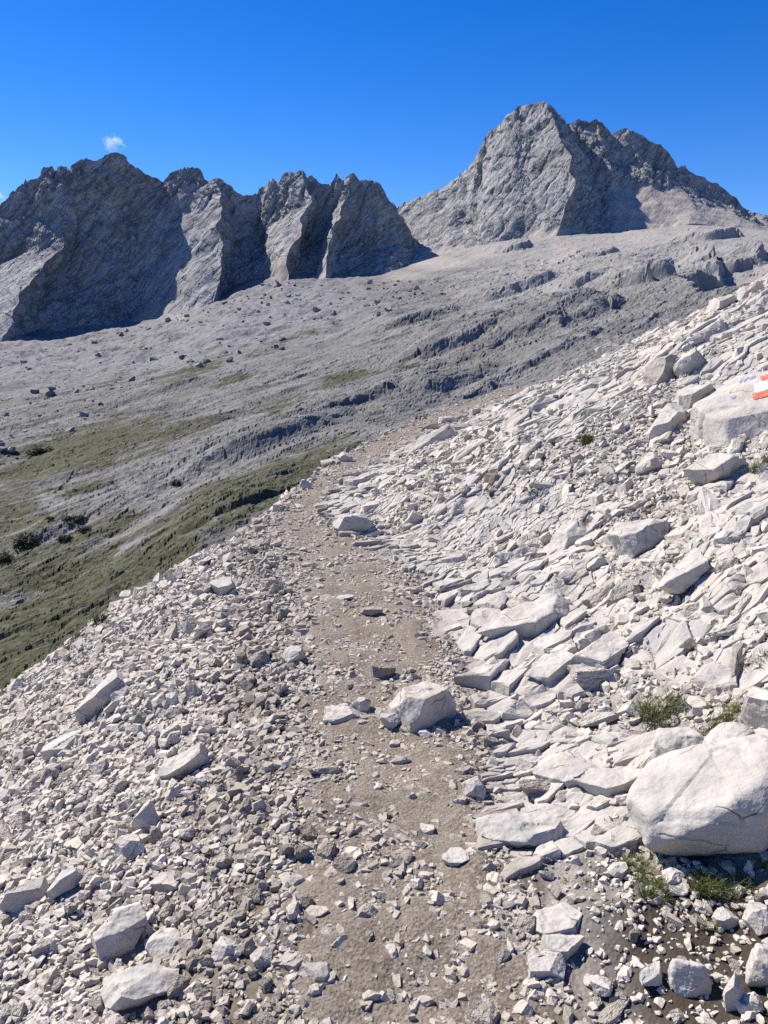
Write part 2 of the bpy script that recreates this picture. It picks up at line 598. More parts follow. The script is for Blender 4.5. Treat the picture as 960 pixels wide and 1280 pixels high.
def mat_boulder():
    N = NT('boulder_limestone')
    p = N.coord('Object')
    rnd = N.n('ShaderNodeObjectInfo').outputs['Random']
    off = N.n('ShaderNodeVectorMath', operation='ADD')
    rs = N.math('MULTIPLY', rnd, 37.0)
    N.t.links.new(p, off.inputs[0]); N.t.links.new(rs, off.inputs[1]); p = off.outputs[0]
    c = N.mix(N.ramp(N.noise(p, 7, 5, .6), [(.38, 0.0), (.66, 1.0)]), (.49, .455, .41), (.37, .352, .325))
    c = N.mix(N.ramp(N.noise(p, 4, 4, .6), [(.54, 0.0), (.74, .75)]), c, (.45, .385, .305))
    st = N.n('ShaderNodeMapping'); N.t.links.new(p, st.inputs[0]); st.inputs['Scale'].default_value = (1, 1, 4); st.inputs['Rotation'].default_value = (.5, .3, 0)
    c = N.mix(N.ramp(N.noise(st.outputs[0], 9, 6, .7), [(.30, .75), (.44, 0.0)]), c, (.25, .24, .225))
    tone = N.n('ShaderNodeAttribute', attribute_name='dirt', attribute_type='OBJECT').outputs['Fac']
    c = N.mix(tone, c, N.mix(N.noise(p, 20, 4), (.17, .138, .105), (.28, .235, .185)))
    warp = N.n('ShaderNodeMix', data_type='VECTOR'); warp.inputs[0].default_value = .12
    nz = N.n('ShaderNodeTexNoise'); N.t.links.new(p, nz.inputs['Vector']); nz.inputs['Scale'].default_value = 6
    N.t.links.new(p, warp.inputs[4]); N.t.links.new(nz.outputs['Color'], warp.inputs[5])
    e = N.voronoi(warp.outputs[1], 4.0, 'DISTANCE_TO_EDGE')
    crack = N.ramp(e, [(.0, 0.0), (.012, 1.0)])
    keep = N.ramp(N.noise(p, 4, 2), [(.54, 1.0), (.60, 0.0)])
    keep = N.math('SUBTRACT', 1.0, keep)
    crack = N.math('MAXIMUM', crack, N.math('SUBTRACT', 1.0, keep))
    c = N.mix(crack, (.13, .12, .105), c)
    b = N.bump(N.noise(p, 13, 4, .58), .8, .02)
    b = N.bump(crack, .6, .006, b)
    return N.done(c, b)


def mat_valley():
    N = NT('valley_limestone')
    p = N.pos()
    pk = N.pos((1, 1, 1), (0, 0, -math.atan2(KU[1], KU[0])))
    st = N.n('ShaderNodeMapping'); N.t.links.new(pk, st.inputs[0]); st.inputs['Scale'].default_value = (.22, 1.0, 1.0)
    v = st.outputs[0]
    c = N.mix(N.ramp(N.noise(v, .07, 7, .65, .4), [(.36, 0.0), (.62, 1.0)]), (.122, .120, .115), (.245, .240, .228))
    c = N.mix(N.ramp(N.noise(v, .35, 6, .75), [(.38, .85), (.52, 0.0)]), c, (.085, .086, .086))
    c = N.mix(N.ramp(N.noise(p, .9, 5, .75), [(.36, .6), (.5, 0.0)]), c, (.10, .10, .10))
    rub = N.mix(N.ramp(N.noise(p, .22, 8, .8), [(.38, 0.0), (.62, 1.0)]), (.135, .135, .140), (.245, .24, .24))
    c = N.mix(N.attr('rubble'), c, rub)
    c = N.mix(N.attr('pale'), c, N.mix(N.noise(p, .06, 6, .6), (.225, .218, .206), (.315, .305, .288)))
    c = N.mix(N.attr('scree'), c, N.mix(N.noise(p, .035, 5, .6), (.27, .245, .226), (.36, .333, .31)))
    gm = N.math('ADD', N.attr('grass'), N.math('MULTIPLY', N.math('SUBTRACT', N.noise(v, .13, 8, .72), .5), 3.4))
    gm = N.math('MULTIPLY', N.ramp(gm, [(.34, 0.0), (.70, .94)]), N.ramp(N.noise(p, .8, 5, .7), [(.36, .50), (.48, 1.0)]))
    g = N.mix(N.noise(p, .3, 6, .7), (.026, .029, .011), (.082, .080, .031))
    c = N.mix(gm, c, g)
    b = N.bump(N.noise(v, .9, 5, .65), .7, .8)
    b = N.bump(N.noise(p, 1.2, 4, .6), .5, .4, b)
    return N.done(c, b)


def mat_mountain(name, a, b_, dark, pink):
    N = NT(name)
    p = N.pos()
    # bedding: beds dip to the left
    pb = N.pos((1, 1, 1), (math.radians(20), math.radians(52), math.radians(15)))
    st = N.n('ShaderNodeMapping'); N.t.links.new(pb, st.inputs[0]); st.inputs['Scale'].default_value = (.25, .25, 1.5)
    v = st.outputs[0]
    c = N.mix(N.ramp(N.noise(p, .012, 7, .65), [(.35, 0.0), (.65, 1.0)]), a, b_)
    c = N.mix(N.ramp(N.noise(v, .05, 7, .7, .6), [(.34, .8), (.50, 0.0)]), c, dark)
    c = N.mix(N.ramp(N.noise(v, .2, 5, .7, .3), [(.36, .7), (.47, 0.0)]), c, dark)
    for sc_, wd in ((.035, .030), (.11, .035)):
        ln = N.math('ABSOLUTE', N.math('SUBTRACT', N.noise(v, sc_, 5, .6, .3), .5))
        c = N.mix(N.ramp(ln, [(0.0, .75), (wd, 0.0)]), c, tuple(q * .8 for q in dark))
    c = N.mix(N.attr('scree'), c, N.mix(N.noise(p, .03, 5, .6), pink, tuple(x * 1.22 for x in pink)))
    h = N.noise(v, .06, 9, .7, .5)
    b = N.bump(h, .7, 5.0)
    b = N.bump(N.noise(p, .12, 4, .6), .5, 2.0, b)
    return N.done(c, b)


def mat_simple(name, c1, c2, scale=8, rough=.9, bumpd=.003, coord='Object'):
    N = NT(name, rough)
    p = N.coord(coord) if coord != 'pos' else N.pos()
    c = N.mix(N.noise(p, scale, 4, .6), c1, c2)
    return N.done(c, N.bump(N.noise(p, scale * 4, 4), .4, bumpd))


def mat_grass(name, c1, c2, c3):
    N = NT(name, .7)
    at = N.attr('mixv')
    c = N.ramp(at, [(0.0, c1), (.55, c2), (1.0, c3)])
    return N.done(c)


def mat_bedrock():
    N = NT('bedrock_limestone')
    p = N.pos()
    ps = N.pos((1, 1, 1), (0, 0, -math.atan2(SU[1], SU[0])))
    st = N.n('ShaderNodeMapping'); N.t.links.new(ps, st.inputs[0]); st.inputs['Scale'].default_value = (.4, 1.2, 1.2)
    v = st.outputs[0]
    c = N.mix(N.ramp(N.noise(p, 3.1, 5, .6), [(.36, 0.0), (.66, 1.0)]), (.49, .455, .41), (.365, .345, .318))
    c = N.mix(N.ramp(N.noise(p, 1.3, 4), [(.50, 0.0), (.74, .7)]), c, (.45, .39, .32))
    c = N.mix(N.ramp(N.noise(v, 11, 5, .65), [(.28, .6), (.42, 0.0)]), c, (.30, .29, .275))
    c = N.mix(N.math('MULTIPLY', N.attr('grime'), .5), c, (.33, .32, .30))
    c = N.mix(N.attr('dirt'), c, N.mix(N.noise(p, 8, 4), (.17, .144, .115), (.28, .245, .2)))
    b = N.bump(N.noise(v, 26, 4, .6), .7, .012)
    b = N.bump(N.noise(p, 60, 3, .55), .4, .004, b)
    return N.done(c, b)


M_GROUND, M_PATH, M_BED = mat_ground(), mat_path(), mat_bedrock()
M_SCREE, M_STONE = mat_scree('scree_limestone'), mat_scree('stone_limestone', True)
M_BOULDER, M_VALLEY = mat_boulder(), mat_valley()
M_LEFT = mat_mountain('shaded_ridge_limestone', (.285, .285, .287), (.39, .388, .386), (.13, .125, .13), (.25, .23, .215))
M_RIGHT = mat_mountain('peak_limestone', (.285, .283, .280), (.39, .386, .378), (.12, .12, .12), (.31, .28, .256))
M_TUFT = mat_grass('tuft_grass', (.030, .050, .010), (.085, .115, .022), (.21, .19, .07))
M_SHRUB = mat_grass('dwarf_pine_needles', (.016, .024, .010), (.034, .048, .018), (.06, .075, .028))
M_WOOD = mat_simple('shrub_wood', (.07, .055, .04), (.12, .10, .08))
def mat_paint(name, c1, c2):
    N = NT(name, .7)
    p = N.pos()
    c = N.mix(N.noise(p, 40, 4, .6), c1, c2)
    c = N.mix(N.ramp(N.noise(p, 34, 6, .75), [(.55, 0.0), (.64, .75)]), c, (.46, .43, .39))
    return N.done(c, N.bump(N.noise(p, 40, 4), .5, .005))


M_RED = mat_paint('red_paint', (.46, .085, .04), (.55, .16, .10))
M_WHITE = mat_paint('white_paint', (.60, .61, .62), (.70, .70, .70))
M_BLUE = mat_paint('violet_paint', (.20, .20, .36), (.33, .32, .44))

# ------------------------------------------------------------------ ground sheet
fine = np.radians(np.concatenate([np.arange(-56, -35.01, .25), np.arange(-35, 35.001, .1), np.arange(35.25, 56.01, .25)]))
coarse = np.radians(np.concatenate([np.arange(57, 66, 2.0), np.arange(68, 292, 4.0), np.arange(294, 303.9, 2.0)]))
AZ = np.concatenate([fine, coarse])
NC = len(AZ)


def rows(spec):
    out = [spec[0][0]]
    for r0, r1, k in spec:
        n = max(1, int(round(math.log(r1 / r0) / k)))
        out += list(r0 * (r1 / r0) ** (np.arange(1, n + 1) / n))
    return np.array(out)


R1 = rows([(.25, 1.2, .012), (1.2, 32, .0042), (32, 60, .012)])
R2 = rows([(60, 110, .010), (110, 700, .0042), (700, 1500, .0040), (1500, 6000, .05)])


def sheet(R):
    rr, aa = np.meshgrid(R, AZ, indexing='ij')
    x, y = (rr * np.sin(aa)).ravel(), (rr * np.cos(aa)).ravel()
    z, inf = ground_z(x, y)
    return x, y, z, inf


x, y, z, inf = sheet(R1)
s_, w_ = inf['s'], inf['w']
GZ = z.reshape(len(R1), NC).copy()
for _ in range(2):
    G2 = GZ.copy()
    G2[1:-1] = .25 * GZ[:-2] + .5 * GZ[1:-1] + .25 * GZ[2:]
    GZ = .25 * np.roll(G2, 1, 1) + .5 * G2 + .25 * np.roll(G2, -1, 1)
    GZ[-1] = z.reshape(len(R1), NC)[-1]
z = GZ.ravel().copy()
edge = w_ * (1 + .18 * fbm(x * 2.5, y * 2.5, 3, 201))
onpath = sstep(.02, .10, edge - np.abs(s_))
a_dirt = sstep(np.where(s_ > 0, .10, .75), -.05, np.abs(s_) - edge + .12 * fbm(x * 4, y * 4, 3, 202)) * (1 - .6 * sstep(.0, .5, s_ - w_) )
a_soil = sstep(.05, .6, 1.45 * np.exp(-(((x - .90) / .42) ** 2 + ((y - 1.62) / .34) ** 2)) + .9 * np.exp(-(((x - 1.05) / .35) ** 2 + ((y - 1.25) / .3) ** 2)) + .28 * fbm(x * 4, y * 4, 3, 203)) * sstep(.0, .3, s_ - w_)
a_rock = inf['wr'] * (.35 + .65 * inf['patch'])
a_rock = np.maximum(a_rock, sstep(.35, .9, -s_ - w_) * .6)
a_flank = sstep(4.5, 10, -s_ - w_)
GZ_path_drop = -.006 * onpath
zz = z + GZ_path_drop.ravel()
co = np.stack([x, y, zz], -1)
fc = grid_faces(len(R1), NC, True)
ground_me = mesh_np('ground', co, fc, dict(rock=a_rock, dirt=a_dirt, soil=a_soil, flank=a_flank))
# close the hole under the walker
cz = float(z[:NC].mean())
bm = bmesh.new(); bm.from_mesh(ground_me); bm.verts.ensure_lookup_table()
cv = bm.verts.new((0, 0, cz))
bm.verts.ensure_lookup_table()
ring = [bm.verts[j] for j in range(NC)]
for j in range(NC):
    bm.faces.new((ring[(j + 1) % NC], ring[j], cv))
bm.to_mesh(ground_me); bm.free()
link('ground', ground_me, M_GROUND, kind='structure', label='pale broken limestone hillside sloping down from right to left')

LR1 = np.log(R1)


def gz(x, y):
    """height of the built ground, bilinear"""
    x, y = np.atleast_1d(np.asarray(x, float)), np.atleast_1d(np.asarray(y, float))
    r = np.clip(np.hypot(x, y), R1[0], R1[-1] * .9999)
    a = np.clip(np.arctan2(x, y), fine[0], fine[-1] - 1e-6)
    i = np.clip(np.searchsorted(R1, r) - 1, 0, len(R1) - 2)
    t = (r - R1[i]) / (R1[i + 1] - R1[i])
    j = np.clip(np.searchsorted(fine, a) - 1, 0, len(fine) - 2)
    f = (a - fine[j]) / (fine[j + 1] - fine[j])
    return (GZ[i, j] * (1 - t) * (1 - f) + GZ[i + 1, j] * t * (1 - f) + GZ[i, j + 1] * (1 - t) * f + GZ[i + 1, j + 1] * t * f)


def gn(x, y, e=.04):
    dx = (gz(x + e, y) - gz(x - e, y)) / (2 * e)
    dy = (gz(x, y + e) - gz(x, y - e)) / (2 * e)
    n = np.stack([-dx, -dy, np.ones_like(dx)], -1)
    return n / np.linalg.norm(n, axis=1)[:, None]


def on_ground(px, py, rmin=1.0, rmax=45):
    """the point of the hillside seen at a place in the photograph"""
    d = ray(px, py)
    k = 1 / math.hypot(d[0], d[1])
    rs = np.exp(np.linspace(math.log(rmin), math.log(rmax), 2500))
    P = EYE[None] + d[None] * (rs * k)[:, None]
    below = P[:, 2] < gz(P[:, 0], P[:, 1])
    if not below.any() or rs[int(np.argmax(below))] > 33:
        return on_ground(px, py + 2, rmin, rmax)
    i = int(np.argmax(below))
    p = P[i].copy(); p[2] = gz(p[0], p[1])[0]
    return p


def m_per_px(p):
    """metres per photograph pixel at a point"""
    d = p - EYE
    depth = d[1] * CP - d[2] * SP
    return depth / F


# ------------------------------------------------------------------ the trail's own surface
ys = np.concatenate([np.linspace(.3, 1.2, 30), rows([(1.2, 30, .006)])[1:]])
ss = np.linspace(-1.25, 1.25, 71)
yy, sg = np.meshgrid(ys, ss, indexing='ij')
wv = PW(yy)
slope_c = (PC(yy + .3) - PC(yy - .3)) / .6
nx, ny = 1 / np.sqrt(1 + slope_c ** 2), -slope_c / np.sqrt(1 + slope_c ** 2)
X = PC(yy) + sg * wv * nx
Y = yy + sg * wv * ny
Xf, Yf = X.ravel(), Y.ravel()
e_ = 1 + .18 * fbm(Xf * 2.5, Yf * 2.5, 3, 201)
lift = .004 - .024 * sstep(-.25, .10, np.abs(sg).ravel() - e_ - .25 * fbm(Xf * 6, Yf * 6, 3, 307))
Zf = gz(Xf, Yf) + lift + .006 * fbm(Xf * 9, Yf * 9, 3, 301) * sstep(1.1, .8, np.abs(sg).ravel()) \
    + .012 * np.clip(fbm(Xf * 3, Yf * 3, 2, 303), 0, 1) * sstep(1.0, .7, np.abs(sg).ravel()) + .004 * fbm(Xf * 28, Yf * 28, 2, 305) * sstep(1.0, .7, np.abs(sg).ravel())
path_me = mesh_np('path', np.stack([Xf, Yf, Zf], -1), grid_faces(len(ys), len(ss)))
link('path', path_me, M_PATH, kind='structure', label='narrow brown dirt trail with trodden gravel bending right')

# ------------------------------------------------------------------ valley sheet
x, y, z, inf = sheet(R2)
rr_, az_ = np.hypot(x, y), np.arctan2(x, y)
GRASS = [(60, 770, 150, 50, 1.0), (10, 840, 120, 40, 1.0), (90, 800, 90, 26, .8), (150, 715, 130, 34, 1.0), (-10, 660, 120, 60, .9), (95, 565, 150, 34, 1.1), (200, 545, 110, 16, .9), (60, 640, 90, 22, .6), (330, 600, 150, 24, 1.1), (420, 575, 80, 20, 1.0), (280, 640, 120, 22, 1.0), (130, 660, 120, 26, .7),
         (230, 650, 110, 18, .8), (60, 720, 120, 40, .9), (20, 790, 60, 30, .9), (150, 700, 110, 22, .7),
         (240, 463, 60, 10, .8), (290, 475, 30, 10, .8), (370, 420, 45, 6, .8), (330, 440, 45, 6, .6), (430, 472, 40, 12, .9),
         (350, 505, 60, 8, .7), (350, 543, 30, 8, .6), (130, 480, 50, 8, .5), (180, 435, 30, 6, .5), (500, 460, 60, 10, .35),
         (620, 400, 60, 8, .25), (25, 580, 60, 20, .6), (100, 610, 80, 14, .6)]
dpx = x * F / np.maximum(y * CP - (z - 1.65) * SP, 1) + 480
dpy = 640 - (y * SP + (z - 1.65) * CP) / np.maximum(y * CP - (z - 1.65) * SP, 1) * F
a_grass = np.zeros_like(x)
front = (y > 20)
for (gx, gy, gw, gh, k) in GRASS:
    # patches of turf where the photograph shows them, as ground points of the valley
    c = np.cos(-.30); sn = np.sin(-.30)
    ex = ((dpx - gx) * c + (dpy - gy) * sn) / gw
    ey = (-(dpx - gx) * sn + (dpy - gy) * c) / gh
    a_grass = np.maximum(a_grass, k * np.exp(-(ex * ex + ey * ey) * 1.1) * front)
SCREE = [(545, 328, 50, 9, .9), (600, 315, 40, 10, .8), (706, 312, 22, 22, 1.), (690, 330, 26, 12, .7), (800, 292, 45, 16, 1.), (860, 288, 40, 12, .7),
         (345, 340, 16, 9, .9), (215, 396, 22, 6, .8), (755, 312, 26, 12, .6), (505, 345, 24, 6, .6), (928, 290, 40, 8, .5)]
a_scree = np.zeros_like(x)
for (gx, gy, gw, gh, k) in SCREE:
    a_scree = np.maximum(a_scree, k * np.exp(-(((dpx - gx) / gw) ** 2 + ((dpy - gy) / gh) ** 2) ** 2) * front)
a_scree = a_scree * sstep(700, 900, rr_)
a_pale = sstep(480, 800, rr_) * sstep(.06, .16, az_ + .05 * fbm(x / 90, y / 90, 3, 401)) * .85 + .4 * sstep(430, 620, rr_) * sstep(-.1, .08, az_) * sstep(-.2, .3, fbm(x / 70, y / 40, 3, 402))
valley_me = mesh_np('valley', np.stack([x, y, z], -1), grid_faces(len(R2), NC, True),
                    dict(grass=a_grass, scree=a_scree, rubble=inf['rub'], pale=np.clip(a_pale, 0, 1)), smooth=False)
link('valley', valley_me, M_VALLEY, kind='structure', label='grey karst valley with ribs of rock and patches of grass')


def vz(x, y):
    x, y = np.atleast_1d(np.asarray(x, float)), np.atleast_1d(np.asarray(y, float))
    return ground_z(x, y)[0]


def on_valley(px, py, rmin=70, rmax=1100):
    d = ray(px, py)
    k = 1 / math.hypot(d[0], d[1])
    rs = np.exp(np.linspace(math.log(rmin), math.log(rmax), 900))
    P = EYE[None] + d[None] * (rs * k)[:, None]
    below = P[:, 2] < vz(P[:, 0], P[:, 1])
    i = int(np.argmax(below)) if below.any() else len(rs) - 1
    p = P[i].copy(); p[2] = vz(p[0], p[1])[0]
    return p


# ------------------------------------------------------------------ mountains
def curve(pts):
    xs = np.array([p[0] for p in pts], float); ys_ = np.array([p[1] for p in pts], float)
    return lambda x: np.interp(x, xs, ys_)


def mountain(name, cols, skyline, step, mat, label, seed, amp, scree=None, rowpx=1.0, jag=1.0, smooth=()):
    """a rock wall: control columns (crest, upper, lower, foot), each a point with its own distance; planes between them are then
    broken along tilted beds and joints"""
    net = []
    for c in cols:
        foot2 = (c[3][0], c[3][1] + 22, c[3][2] - 25)
        back = (c[0][0], c[0][1] + 110, c[0][2] + 210)
        net.append([back] + list(c) + [foot2])
    net = np.array(net, float)                      # columns, rows, (px, py, r)
    colx = net[:, 1, 0]
    # fine columns
    fu = [0.0]
    for i in range(len(cols) - 1):
        w_px = max(np.abs(net[i + 1, :, 0] - net[i, :, 0]).max(), 4.0)
        n = max(3, int(w_px / step))
        fu += list(i + np.arange(1, n + 1) / n)
    fu = np.array(fu)
    nr = [26] + [max(20, int(np.abs(net[:, k + 1, 1] - net[:, k, 1]).mean() / rowpx)) for k in (1, 2, 3)] + [14]
    fv = [0.0]
    for k, n in enumerate(nr):
        fv += list(k + np.arange(1, n + 1) / n)
    fv = np.array(fv)
    iu = np.minimum(fu.astype(int), len(cols) - 2); tu = fu - iu
    iv = np.minimum(fv.astype(int), 4); tv = fv - iv
    # to world points first, so that the patches between the columns are plane in space
    d = np.array([[at_r(*q) for q in c] for c in net])
    A = d[iu][:, iv] * (1 - tu)[:, None, None] + d[iu + 1][:, iv] * tu[:, None, None]
    B = d[iu][:, iv + 1] * (1 - tu)[:, None, None] + d[iu + 1][:, iv + 1] * tu[:, None, None]
    P = A * (1 - tv)[None, :, None] + B * tv[None, :, None]
    # the crest follows the real skyline
    sky = curve(skyline)
    k0 = int(np.nonzero(fv == 1.0)[0][0])
    top = P[:, k0]
    dep = top[:, 1] * CP - (top[:, 2] - 1.65) * SP
    px = top[:, 0] * F / dep + 480
    py = 640 - (top[:, 1] * SP + (top[:, 2] - 1.65) * CP) / dep * F
    lift = (py - sky(px)) * dep / F
    lift = lift + jag * (6.0 * fbm(top[:, 0] / 26, top[:, 1] / 26, 3, seed + 71) + 4.5 * facets(top[:, 0] / 11, top[:, 1] / 30, seed + 72, .6, 1.0))
    wv = np.where(fv <= 1, np.clip(fv * 1.6 - .6, 0, 1), np.clip(2 - fv, 0, 1) ** 1.5)
    P[:, :, 2] += lift[:, None] * wv[None]
    sh = P.shape[:2]

    def normals(P):
        n = np.cross(np.gradient(P, axis=0), np.gradient(P, axis=1))
        n /= np.maximum(np.linalg.norm(n, axis=2), 1e-9)[..., None]
        flip = (n[..., 1] > 0) & (fv[None] > 1.0)
        return np.where(flip[..., None], -n, n)
    wx_, wy_, wz_ = P[..., 0].ravel(), P[..., 1].ravel(), P[..., 2].ravel()
    for ax, sd_, k_ in ((0, 81, 9.0), (1, 82, 7.0), (2, 83, 3.5)):
        P[..., ax] += (k_ * (gnoise3(wx_ / 55, wy_ / 55, wz_ / 55, seed + sd_) + .45 * gnoise3(wx_ / 20, wy_ / 20, wz_ / 20, seed + sd_ + 5))).reshape(sh)
    n = normals(P)
    for k in range(3):      # broad smoothing of the normals, to keep the displaced surface closed
        n[1:-1] = (n[:-2] + n[1:-1] + n[2:]) / 3
        n[:, 1:-1] = (n[:, :-2] + n[:, 1:-1] + n[:, 2:]) / 3
    x, y, z = P[..., 0].ravel(), P[..., 1].ravel(), P[..., 2].ravel()
    q1 = .62 * x + .25 * y + .74 * z; q2 = -.74 * x + .1 * y + .66 * z; q3 = .2 * x + .95 * y - .2 * z
    wq = gnoise3(x / 45, y / 45, z / 45, seed + 31)
    q1 = q1 + 6 * wq; q2 = q2 + 6 * gnoise3(x / 45, y / 45, z / 45, seed + 32)
    d3 = facets3(q1 / 22, q2 / 90, q3 / 80, seed + 21, .4, 1.0) * 3.6 + facets3(q1 / 7.5, q2 / 34, q3 / 30, seed + 24, .6, 1.0) * 2.3 \
        + facets3(q1 / 3.4, q2 / 11, q3 / 10, seed + 27, .7, 1.0) * 1.1
    d3 = d3 + 4 * gnoise3(x / 60, y / 60, z / 75, seed + 23) + 1.2 * (gnoise3(x / 17, y / 17, z / 40, seed + 25)) + 2.6 * facets3(x / 15, y / 15, z / 20, seed + 29, .8, .9)
    rid = 1 - np.abs(gnoise3(q3 / 26, (x - .4 * z) / 26, z / 120, seed + 26)) * 1.5
    d3 = d3 - 5.0 * np.clip(rid, 0, 1) ** 4                       # gullies
    U, Vv = np.meshgrid(fu, fv, indexing='ij')
    scr = np.zeros(sh)
    if scree:
        for (u0, u1, v0) in scree:
            e = .12 * fbm(x / 30, y / 30, 3, seed + 61).reshape(sh)
            scr = np.maximum(scr, sstep(v0 - .06, v0 + .06, Vv + e) * sstep(u0 - .3, u0 + .3, U) * sstep(u1 + .3, u1 - .3, U))
    sm = np.ones(sh)
    for (u0, u1, v0, k) in smooth:
        sm = np.minimum(sm, 1 - (1 - k) * sstep(u0 - .25, u0 + .1, U) * sstep(u1 + .25, u1 - .1, U) * sstep(v0 - .1, v0 + .1, Vv))
    crest = sm * (1 - .1 * np.exp(-((Vv - 1) / .12) ** 2))
    P = P + n * ((amp * d3).reshape(sh) * (1 - .92 * scr) * crest)[..., None]
    fc = grid_faces(*sh)
    me = mesh_np(name, P.reshape(-1, 3), fc[:, ::-1], dict(scree=scr.ravel()), smooth=False)
    return link(name, me, mat, kind='structure', label=label)


LEFT_SKY = [(-170, 300), (-60, 283), (0, 262), (18, 243), (35, 226), (52, 214), (70, 210), (88, 208), (105, 205), (118, 199), (130, 197), (150, 195), (160, 200), (172, 212),
            (190, 222), (205, 229), (213, 217), (230, 211), (245, 214), (258, 226), (268, 222), (277, 222), (288, 231), (297, 241), (306, 245), (318, 249), (324, 238), (332, 230),
            (342, 222), (352, 221), (364, 218), (378, 215), (388, 220), (400, 229), (409, 233), (414, 226), (424, 221), (430, 224), (440, 220), (452, 225), (466, 227),
            (474, 233), (481, 246), (490, 254), (497, 266), (510, 286), (522, 302)]
LEFT = [
    [(-170, 300, 1340), (-170, 345, 1300), (-170, 400, 1220), (-170, 455, 1100)],
    [(-60, 283, 1340), (-60, 325, 1300), (-70, 385, 1220), (-90, 440, 1100)],
    [(0, 262, 1340), (-4, 330, 1296), (-28, 368, 1215), (-50, 432, 1105)],                     # lit slab, left end
    [(85, 208, 1335), (80, 302, 1262), (38, 352, 1182), (4, 420, 1095)],                      # its crest
    [(98, 206, 1335), (94, 300, 1305), (58, 358, 1265), (30, 424, 1170)],
    [(150, 195, 1330), (140, 262, 1312), (130, 335, 1275), (110, 418, 1195)],
    [(176, 214, 1340), (180, 275, 1322), (172, 335, 1290), (160, 407, 1205)],
    [(205, 229, 1345), (215, 277, 1303), (205, 325, 1240), (196, 380, 1190)],                  # second lit slab
    [(268, 222, 1345), (275, 245, 1292), (278, 305, 1192), (266, 385, 1108)],
    [(280, 223, 1350), (286, 252, 1338), (292, 308, 1305), (284, 378, 1215)],
    [(298, 241, 1356), (304, 272, 1342), (312, 308, 1308), (306, 358, 1228)],
    [(318, 249, 1372), (322, 275, 1352), (326, 302, 1318), (330, 340, 1230)],
    [(330, 231, 1360), (331, 287, 1312), (331, 306, 1270), (336, 339, 1215)],                  # third lit slab
    [(380, 215, 1360), (387, 250, 1300), (372, 294, 1215), (357, 334, 1165)],
    [(390, 221, 1362), (396, 256, 1348), (384, 300, 1318), (368, 343, 1225)],
    [(410, 233, 1362), (413, 258, 1348), (402, 300, 1312), (386, 350, 1210)],
    [(430, 223, 1352), (436, 245, 1325), (414, 288, 1240), (404, 351, 1148)],                  # narrow lit rib
    [(442, 221, 1352), (446, 252, 1340), (428, 302, 1308), (424, 355, 1205)],
    [(470, 230, 1352), (474, 265, 1335), (470, 308, 1304), (456, 354, 1215)],
    [(484, 248, 1362), (494, 275, 1348), (496, 305, 1312), (482, 346, 1215)],
    [(498, 266, 1380), (508, 285, 1366), (514, 305, 1338), (506, 332, 1262)],
    [(522, 302, 1420), (526, 310, 1405), (530, 318, 1360), (528, 327, 1290)],
]
mountain('mountain', LEFT, LEFT_SKY, 1.0, M_LEFT, 'dark jagged limestone ridge on the left with sunlit slabs', 500, .75, [(12.4, 14.5, 3.86), (5.5, 7.2, 3.9)], smooth=[(2.1, 3, 2, .38), (7, 8, 2, .40), (12, 13, 2, .40), (15.2, 16, 2, .5)])

PEAK_SKY = [(440, 300), (480, 276), (494, 257), (512, 251), (530, 245), (548, 236), (562, 227), (575, 219), (587, 211), (592, 200), (600, 186), (606, 172), (613, 161), (622, 156), (632, 147),
            (640, 143), (648, 135), (660, 131), (672, 128), (684, 128), (692, 133), (699, 143), (706, 155), (714, 153), (722, 149), (731, 151), (738, 155), (744, 152), (752, 156),
            (758, 164), (765, 169), (773, 163), (785, 160), (793, 167), (802, 169), (814, 177), (824, 183), (832, 192), (841, 201), (848, 212), (856, 209), (864, 214), (876, 218),
            (888, 226), (900, 234), (916, 244), (930, 254), (944, 263), (970, 276), (1100, 318)]
PEAK = [
    [(440, 300, 1600), (440, 310, 1560), (440, 322, 1480), (440, 336, 1360)],
    [(494, 257, 1545), (494, 282, 1490), (494, 308, 1400), (494, 337, 1290)],
    [(530, 245, 1530), (530, 272, 1470), (530, 298, 1385), (528, 327, 1285)],
    [(566, 224, 1518), (564, 252, 1460), (562, 285, 1385), (562, 318, 1290)],
    [(588, 210, 1512), (586, 246, 1462), (580, 282, 1395), (578, 313, 1300)],
    [(600, 187, 1505), (594, 240, 1452), (588, 276, 1392), (586, 310, 1300)],
    [(607, 172, 1507), (603, 226, 1474), (596, 268, 1402), (594, 308, 1304)],
    [(615, 160, 1502), (614, 214, 1434), (604, 262, 1370), (604, 305, 1300)],
    [(640, 143, 1500), (644, 200, 1412), (640, 255, 1348), (640, 297, 1298)],
    [(650, 136, 1508), (662, 194, 1420), (657, 238, 1362), (654, 296, 1296)],
    [(662, 131, 1498), (684, 188, 1400), (690, 238, 1335), (672, 294, 1280)],
    [(682, 128, 1497), (708, 180, 1398), (718, 228, 1328), (694, 294, 1270)],                   # the arete
    [(690, 132, 1502), (716, 182, 1462), (730, 232, 1425), (716, 294, 1310)],
    [(708, 156, 1540), (736, 205, 1490), (752, 250, 1438), (750, 292, 1350)],
    [(731, 151, 1558), (754, 195, 1500), (768, 236, 1458), (790, 291, 1350)],
    [(765, 169, 1578), (776, 205, 1528), (786, 234, 1486), (818, 288, 1372)],
    [(785, 160, 1588), (800, 200, 1545), (814, 232, 1502), (838, 285, 1385)],
    [(822, 182, 1590), (834, 215, 1568), (846, 238, 1532), (864, 281, 1392)],
    [(850, 211, 1592), (862, 230, 1575), (874, 246, 1548), (892, 280, 1425)],
    [(900, 234, 1605), (905, 250, 1590), (912, 264, 1560), (926, 282, 1460)],
    [(970, 276, 1620), (970, 283, 1605), (970, 290, 1565), (970, 299, 1480)],
    [(1100, 318, 1620), (1100, 325, 1600), (1100, 332, 1560), (1100, 340, 1480)],
]
